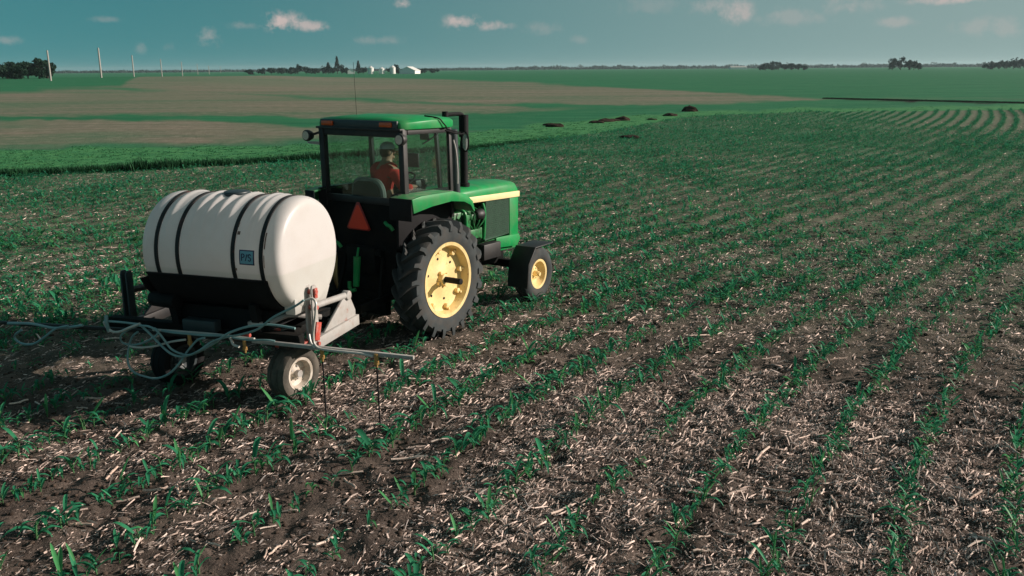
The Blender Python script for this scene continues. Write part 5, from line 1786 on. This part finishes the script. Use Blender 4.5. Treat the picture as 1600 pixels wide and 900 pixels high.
    for (y, drop) in ((-1.22, True), (-0.60, True), (0.33, False), (1.03, False)):
        m = MB().cyl((xb - 0.03, y, zbm + 0.01), (xb - 0.03, y, zbm - 0.07), 0.020, n=10).cyl((xb - 0.03, y, zbm - 0.07), (xb - 0.03, y, zbm - 0.10), 0.027, n=10).cyl((xb - 0.03, y, zbm - 0.10), (xb - 0.03, y, zbm - 0.13), 0.014, n=8)
        nz = m.build('nozzle', MAT['brass'], Sp)
        if drop:
            MB().tube([(xb - 0.03, y, zbm - 0.05), (xb - 0.04, y - 0.01, zbm - 0.4), (xb - 0.07, y - 0.03, 0.01)], 0.009, 6).build('drop_tube', MAT['matte'], nz)
    # hoses (paths in the sprayer's frame: y across, z up, on a plane behind the frame)
    for k, (nm, mt, r, x0, pts) in enumerate(HOSES):
        MB().tube([(x0 + 0.02 * math.sin(i * 1.3 + k), y, z) for i, (y, z) in enumerate(pts)], r, 7, 4).build('hose', MAT[mt], Sp)
    return Sp


HOSES = [
    ('hose', 'hose', 0.012, -0.56, [(1.64, 0.78), (1.75, 0.70), (1.81, 0.55), (1.81, 0.41), (1.74, 0.31), (1.57, 0.26), (1.45, 0.26), (1.29, 0.33), (1.16, 0.43), (1.06, 0.54), (1.00, 0.63), (0.88, 0.75), (0.77, 0.79)]),
    ('hose', 'hose', 0.013, -0.58, [(1.60, 0.87), (1.47, 0.77), (1.34, 0.68), (1.20, 0.59), (1.07, 0.56), (0.90, 0.61), (0.69, 0.72), (0.52, 0.83), (0.40, 0.90), (0.20, 0.97), (-0.05, 1.01), (-0.36, 1.00)]),
    ('hose', 'hose', 0.012, -0.60, [(-0.49, 1.31), (-0.39, 1.24), (-0.14, 1.11), (0.05, 0.97), (0.29, 0.88), (0.49, 0.83), (0.65, 0.77), (0.78, 0.68), (0.94, 0.60), (1.07, 0.59), (1.20, 0.64), (1.27, 0.76), (1.34, 0.84), (1.46, 0.87), (1.59, 0.86)]),
    ('hose', 'hose', 0.011, -0.55, [(1.63, 0.85), (1.77, 0.79), (1.88, 0.71), (1.89, 0.63), (1.79, 0.61), (1.64, 0.64), (1.48, 0.71), (1.39, 0.77), (1.40, 0.82), (1.51, 0.84)]),
    ('hose', 'whitehose', 0.012, -0.54, [(1.78, 0.60), (1.63, 0.60), (1.44, 0.63), (1.25, 0.69), (1.04, 0.74)]),
    ('hose', 'hose', 0.012, -0.53, [(2.10, 0.86), (1.90, 0.86), (1.65, 0.85)]),
    ('hose', 'whitehose', 0.014, -0.57, [(2.08, 0.86), (2.07, 0.79), (1.99, 0.75), (1.86, 0.77), (1.72, 0.83), (1.59, 0.88)]),
    ('hose', 'whitehose', 0.014, -0.53, [(0.49, 0.83), (0.47, 0.78), (0.43, 0.74), (0.35, 0.73)]),
    ('hose', 'hose', 0.013, -0.52, [(1.37, 0.80), (1.21, 0.80), (0.98, 0.81), (0.80, 0.81), (0.58, 0.82)]),
    ('hose', 'hose', 0.011, -0.52, [(0.45, 0.81), (0.24, 0.81), (0.02, 0.83), (-0.07, 0.82)]),
    ('hose', 'hose', 0.020, -0.55, [(2.05, 0.93), (2.05, 0.85), (2.05, 0.75)]),
    ('hose', 'hose', 0.016, -0.50, [(3.55, 0.70), (3.21, 0.72), (2.93, 0.69), (2.67, 0.72), (2.45, 0.77)]),
    ('hose', 'hose', 0.014, -0.52, [(3.34, 0.64), (3.47, 0.57), (3.49, 0.51), (3.37, 0.47), (3.18, 0.49), (3.02, 0.58), (2.86, 0.69), (2.67, 0.74)]),
    ('hose', 'whitehose', 0.014, -0.22, [(-0.28, 1.20), (-0.35, 1.22), (-0.40, 1.18), (-0.40, 1.06), (-0.37, 0.93), (-0.34, 0.83), (-0.34, 0.73), (-0.40, 0.69)]),
    ('hose', 'whitehose', 0.014, -0.49, [(-0.51, 0.82), (-0.57, 0.78), (-0.74, 0.78), (-0.91, 0.78), (-1.05, 0.77), (-1.18, 0.75)]),
    ('hose', 'whitehose', 0.012, -0.46, [(-0.44, 0.91), (-0.47, 0.83), (-0.52, 0.78)]),
]

build_sprayer()


# ------------------------------------------------------------------ poles, farm, trees, mounds
def build_poles():
    data = [(80, 130, 50), (158, 117, 42), (209, 116, 30), (253, 117, 25), (285, 117, 21), (309, 114, 15), (327, 117, 15), (345, 113, 10)]
    names = ['nearest and tallest pale utility pole at the left, beside the tree clump', 'second pale utility pole from the left, standing on the far rise', 'third pale utility pole from the left along the rise', 'fourth pale utility pole from the left along the rise',
             'fifth pale utility pole from the left along the rise', 'sixth pale utility pole from the left, short in the distance', 'seventh pale utility pole from the left, near the farm trees', 'farthest and smallest pale utility pole of the line']
    for i, (px, py, h) in enumerate(data):
        Dp = 10.0 * F_PX / h * 0.98
        d = pix_dir(px, py)
        t = Dp / math.hypot(d.x, d.y)
        x, y = d.x * t, d.y * t
        zb = CAM_H + d.z * t
        zg = float(terrain(np.array(x), np.array(y)))
        top = zb + 8.5
        base = min(zb, zg) - 0.8
        m = MB()
        m.cyl((0, 0, base - zg), (0, 0, top - zg), 0.30 if i else 0.27, 0.24 if i else 0.2, n=10)
        o = thing('utility_pole', names[i], 'pole', (x, y, zg), 0, 'utility poles along the far road', m.mesh('utility_pole', MAT['pole']))


build_poles()


def tree(name, label, cat, loc, h, w, leaves, seed, tone, group=None, trunk=0.3, conifer=False, leaf=0.5):
    r = np.random.default_rng(seed)
    t = thing(name, label, cat, loc, 0, group)
    m = MB()
    th = h * (0.55 if not conifer else 0.9)
    m.cyl((0, 0, -0.3), (0.02 * h, 0, th), trunk, trunk * 0.35, n=8)
    for k in range(5):
        a = k * 1.3 + seed
        z = h * (0.25 + 0.08 * k)
        m.cyl((0, 0, z), (0.3 * w * math.cos(a), 0.3 * w * math.sin(a), z + 0.18 * h), trunk * 0.35, trunk * 0.1, n=5)
    m.build('trunk', MAT['bark'], t)
    # clumps of leaf faces
    n = leaves
    if conifer:
        zz = r.random(n) ** 0.8
        rad = (1 - zz) * 0.5 * w * np.sqrt(r.random(n)) + 0.03 * w
        a = r.random(n) * 6.283
        P = np.stack([rad * np.cos(a), rad * np.sin(a), h * (0.1 + 0.9 * zz)], 1)
    else:
        K = 11
        c = r.normal(0, 1, (K, 3)); c /= np.linalg.norm(c, axis=1)[:, None]
        c *= r.uniform(0.35, 0.78, (K, 1))
        cr = r.uniform(0.28, 0.5, K)
        k = r.integers(0, K, n)
        q = r.normal(0, 1, (n, 3)); q /= np.linalg.norm(q, axis=1)[:, None]
        P = c[k] + q * (cr[k] * r.random(n) ** 0.4)[:, None]
        P = P * np.array([w / 2, w / 2, h * 0.48]) + np.array([0, 0, h * 0.50])
    u = r.normal(0, 1, (n, 3)); u /= np.linalg.norm(u, axis=1)[:, None]
    v = np.cross(u, r.normal(0, 1, (n, 3))); v /= np.linalg.norm(v, axis=1)[:, None]
    s = leaf * r.uniform(0.5, 1.2, (n, 1))
    V = np.stack([P - u * s, P + v * s * 0.6, P + u * s, P - v * s * 0.6], 1).reshape(-1, 3)
    F = np.arange(n * 4).reshape(-1, 4)
    C = np.repeat(np.array([tone]) * r.uniform(0.6, 1.5, (n, 1)), 4, 0)
    obj_from('crown', np_mesh('crown', V, F, MAT['tree'], colors=C), t)
    return t


def place(px, dist):
    d = pix_dir(px, 108)
    k = dist / math.hypot(d.x, d.y)
    x, y = d.x * k, d.y * k
    return Vector((x, y, float(terrain(np.array(x), np.array(y)))))


def build_trees():
    G = (0.012, 0.036, 0.020)
    r = random.Random(8)
    # left clump beside the nearest pole
    for i, (px, d, h, w) in enumerate(((-70, 330, 8.5, 10), (-35, 318, 8, 9), (-5, 322, 7.2, 9), (22, 312, 6.6, 8), (42, 326, 7.4, 8), (60, 316, 8.6, 6.5), (73, 322, 7.6, 5), (10, 335, 7.8, 8), (33, 338, 8.0, 8))):
        lab = 'tall dark tree at the right end of the left clump, behind the nearest pole' if px == 60 else ('small dark tree just right of the nearest utility pole' if px == 73 else 'dark bushy tree in the clump at the far left edge')
        p = place(px, d); p.z -= 0.4
        tree('field_tree', lab, 'tree', p, h * 0.78, w, 1100, 100 + i, G, 'trees in the clump at the left', 0.25, leaf=0.5)
    # farm trees
    for i, (px, h, w, con) in enumerate(((391, 5, 9, 0), (408, 6, 9, 0), (424, 6, 12, 0), (440, 6, 13, 0), (455, 7, 12, 0), (465, 9, 9, 0), (478, 7, 13, 0), (493, 6, 12, 0), (508, 8.5, 9, 0), (513, 10, 7, 1), (520, 7, 9, 0), (527, 15, 7, 1), (534, 9, 8, 0), (541, 7, 6, 0), (560, 11, 6, 1), (567, 7, 10, 0), (610, 7, 9, 0), (621, 8, 8, 0), (660, 5, 14, 0), (676, 5, 14, 0))):
        lab = {527: 'tallest spire-shaped evergreen in the far farmstead trees', 513: 'pointed evergreen left of the tallest spire at the farmstead', 560: 'pointed evergreen just left of the grain bins'}.get(px, 'small dark tree in the far farmstead shelterbelt')
        p = place(px, 820 + r.uniform(-25, 40)); p.z -= 0.2
        tree('evergreen_tree' if con else 'farm_tree', lab, 'tree', p, h * 1.0, w, 420, 200 + i, (0.014, 0.030, 0.024), 'trees around the far farmstead', 0.3, bool(con), leaf=0.8)
    # three clumps on the right skyline
    for ci, (d, items, where) in enumerate(((950, ((1188, 6, 10), (1196, 9, 11), (1206, 9.5, 12), (1216, 9, 11), (1226, 7, 11), (1237, 7.5, 9), (1247, 7, 9), (1256, 5, 8)), 'dark round tree in the long clump right of centre on the horizon'),
                                            (820, ((1394, 11, 9), (1407, 11.5, 10), (1420, 8.5, 9), (1428, 8, 8), (1435, 6, 7)), 'dark tree in the small clump with two round crowns on the horizon'),
                                            (900, ((1542, 6, 8), (1551, 8, 9), (1561, 8.5, 9), (1572, 9, 10), (1583, 10, 10), (1594, 9.5, 10), (1606, 9, 10), (1618, 9, 10)), 'dark tree in the clump at the right edge of the horizon'))):
        for i, (px, h, w) in enumerate(items):
            lab = where
            if px == 1394: lab = 'left of the two round-crowned dark trees standing above the right horizon'
            if px == 1407: lab = 'right of the two round-crowned dark trees standing above the right horizon'
            p = place(px, d + r.uniform(-15, 25)); p.z -= 0.2
            tree('skyline_tree', lab, 'tree', p, h, w, 480, 300 + ci * 20 + i, (0.012, 0.026, 0.022), 'trees in the clumps on the right skyline', 0.35, leaf=0.75)
    # far woods reading as one band
    n = 26000
    az = rng.uniform(-34, 40, n)
    d = rng.choice([2300.0, 3000.0, 3800.0], n) * rng.uniform(0.97, 1.03, n)
    hh = 2 + 11 * (vnoise(az * 2.1, d / 900, 71) ** 1.4) * (0.5 + vnoise(az * 9, d / 500, 72)) * (0.25 + 0.75 * smooth01(az, -8, 8)) * (d / 3000)
    z = rng.random(n) * hh
    x, y = d * np.sin(np.radians(az)), d * np.cos(np.radians(az))
    s = rng.uniform(2.0, 4.5, n)[:, None]
    P = np.stack([x, y, z], 1)
    u = rng.normal(0, 1, (n, 3)); u /= np.linalg.norm(u, axis=1)[:, None]
    v = np.cross(u, rng.normal(0, 1, (n, 3))); v /= np.linalg.norm(v, axis=1)[:, None]
    V = np.stack([P - u * s * 1.3, P + v * s * 0.7, P + u * s * 1.3, P - v * s * 0.7], 1).reshape(-1, 3)
    C = np.repeat(np.array([(0.018, 0.036, 0.030)]) * rng.uniform(0.7, 1.3, (n, 1)), 4, 0)
    obj_from('far_woods', np_mesh('far_woods', V, np.arange(n * 4).reshape(-1, 4), MAT['tree'], colors=C), None, kind='stuff', label='far band of woods along the horizon', category='woods')


build_trees()


def build_farm():
    for i, (px, h, lab) in enumerate(((579.5, 6.6, 'left grain bin of three white bins at the far farmstead'), (596.5, 5.6, 'middle and lowest of three white grain bins at the far farmstead'), (613.5, 6.9, 'right grain bin of three, nearest the white shed'))):
        p = place(px, 760); p.z -= 0.3
        b = thing('grain_bin', lab, 'grain bin', p, 0, 'white grain bins at the far farmstead')
        m = MB(); pr = []
        for k in range(9): pr += [(h * 0.78 * k / 8, 2.35), (h * 0.78 * (k + 0.5) / 8, 2.30)]
        m.lathe(pr[:-1], (0, 0, 0), 'z', 24); m.build('bin_wall', MAT['bin'], b)
        m = MB().lathe([(h * 0.78 - 0.05, 2.5), (h * 0.95, 0.7), (h, 0.35), (h, 0.01)], (0, 0, 0), 'z', 24); m.build('bin_roof', MAT['bin'], b)
    p = place(640.5, 740); p.z -= 0.2
    s = thing('white_shed', 'white gabled shed right of the three grain bins', 'shed', p, R_(-12))
    m = MB().prism([(-6.4, 0), (6.4, 0), (6.4, 2.6), (0, 5.6), (-6.4, 2.6)], -7, 7); m.build('wall', MAT['whitewall'], s)
    m = MB()
    for sg in (-1, 1): m.prism([(0, 5.62), (sg * 6.8, 2.44), (sg * 6.8, 2.64), (0, 5.84)], -7.3, 7.3)
    m.build('roof', MAT['bin'], s)
    p = place(548.5, 800); p.z -= 0.2
    s = thing('farmhouse', 'tiny pale farmhouse among the farmstead trees', 'house', p, 0.2)
    MB().prism([(-3, 0), (3, 0), (3, 2.6), (0, 4.4), (-3, 2.6)], -3, 3).build('wall', MAT['whitewall'], s)
    m = MB()
    for sg in (-1, 1): m.prism([(0, 4.42), (sg * 3.3, 2.45), (sg * 3.3, 2.6), (0, 4.6)], -3.2, 3.2)
    m.build('roof', MAT['pebble'], s)
    p = place(1153, 1500)
    s = thing('low_shed', 'long low pale shed just left of the horizon tree clump', 'shed', p, 0.1)
    MB().box((0, 0, 1.4), (26, 10, 3.0)).build('wall', MAT['whitewall'], s)
    MB().prism([(-5.4, 2.9), (5.4, 2.9), (0, 4.6)], -13.4, 13.4, 'yz').build('roof', MAT['pebble'], s)


build_farm()


def build_mounds():
    r = random.Random(4)
    data = [(1077, 174, 0.75, 0.42, 'largest dark soil heap in the grass waterway'), (984, 216, 0.65, 0.16, 'flat dark soil heap in the corn in front of the waterway'), (1047, 181, 0.55, 0.22, 'low dark soil heap left of the largest one'),
            (868, 198, 0.55, 0.22, 'leftmost dark soil heap beyond the tractor exhaust'), (858, 196, 0.4, 0.16, 'small dark clod heap beside the leftmost heap'), (932, 192, 0.5, 0.16, 'dark soil heap at the left of the ragged row'),
            (946, 190, 0.7, 0.20, 'wide dark soil heap in the middle of the ragged row'), (958, 189, 0.5, 0.16, 'dark soil heap right of the wide one in the ragged row'), (974, 188, 0.6, 0.26, 'dark lump at the right end of the ragged row'), (1018, 187, 0.4, 0.10, 'small dark clod between the ragged row and low heap')]
    for i, (px, py, w, h, lab) in enumerate(data):
        p = at(px, py)
        bm = bmesh.new()
        bmesh.ops.create_icosphere(bm, subdivisions=3, radius=1)
        for v in bm.verts:
            f = 0.75 + 0.5 * float(vnoise(np.array(v.co.x * 2.2 + i * 9), np.array(v.co.y * 2.2 + v.co.z), 81 + i))
            v.co = Vector((v.co.x * w * f, v.co.y * w * 0.7 * f, v.co.z * h * f))
        me = bpy.data.meshes.new('soil_heap'); bm.to_mesh(me); bm.free()
        me.materials.append(MAT['mound'])
        thing('soil_heap', lab, 'soil heap', (p.x, p.y, float(terrain(np.array(p.x), np.array(p.y)))), r.uniform(-0.4, 0.4), 'dark soil heaps along the waterway', me)


build_mounds()


# ------------------------------------------------------------------ air
def build_haze():
    m = bpy.data.materials.new('haze'); m.use_nodes = True
    nt = m.node_tree; nt.nodes.clear()
    out = nt.nodes.new('ShaderNodeOutputMaterial')
    v = nt.nodes.new('ShaderNodeVolumePrincipled')
    v.inputs['Color'].default_value = (0.70, 0.92, 0.97, 1)
    v.inputs['Density'].default_value = 0.00010
    v.inputs['Anisotropy'].default_value = 0.2
    nt.links.new(v.outputs[0], out.inputs['Volume'])
    MB().box((0, 1500, 13.5), (11000, 11000, 31.0)).build('haze', m, None, smooth=0, kind='stuff')


build_haze()
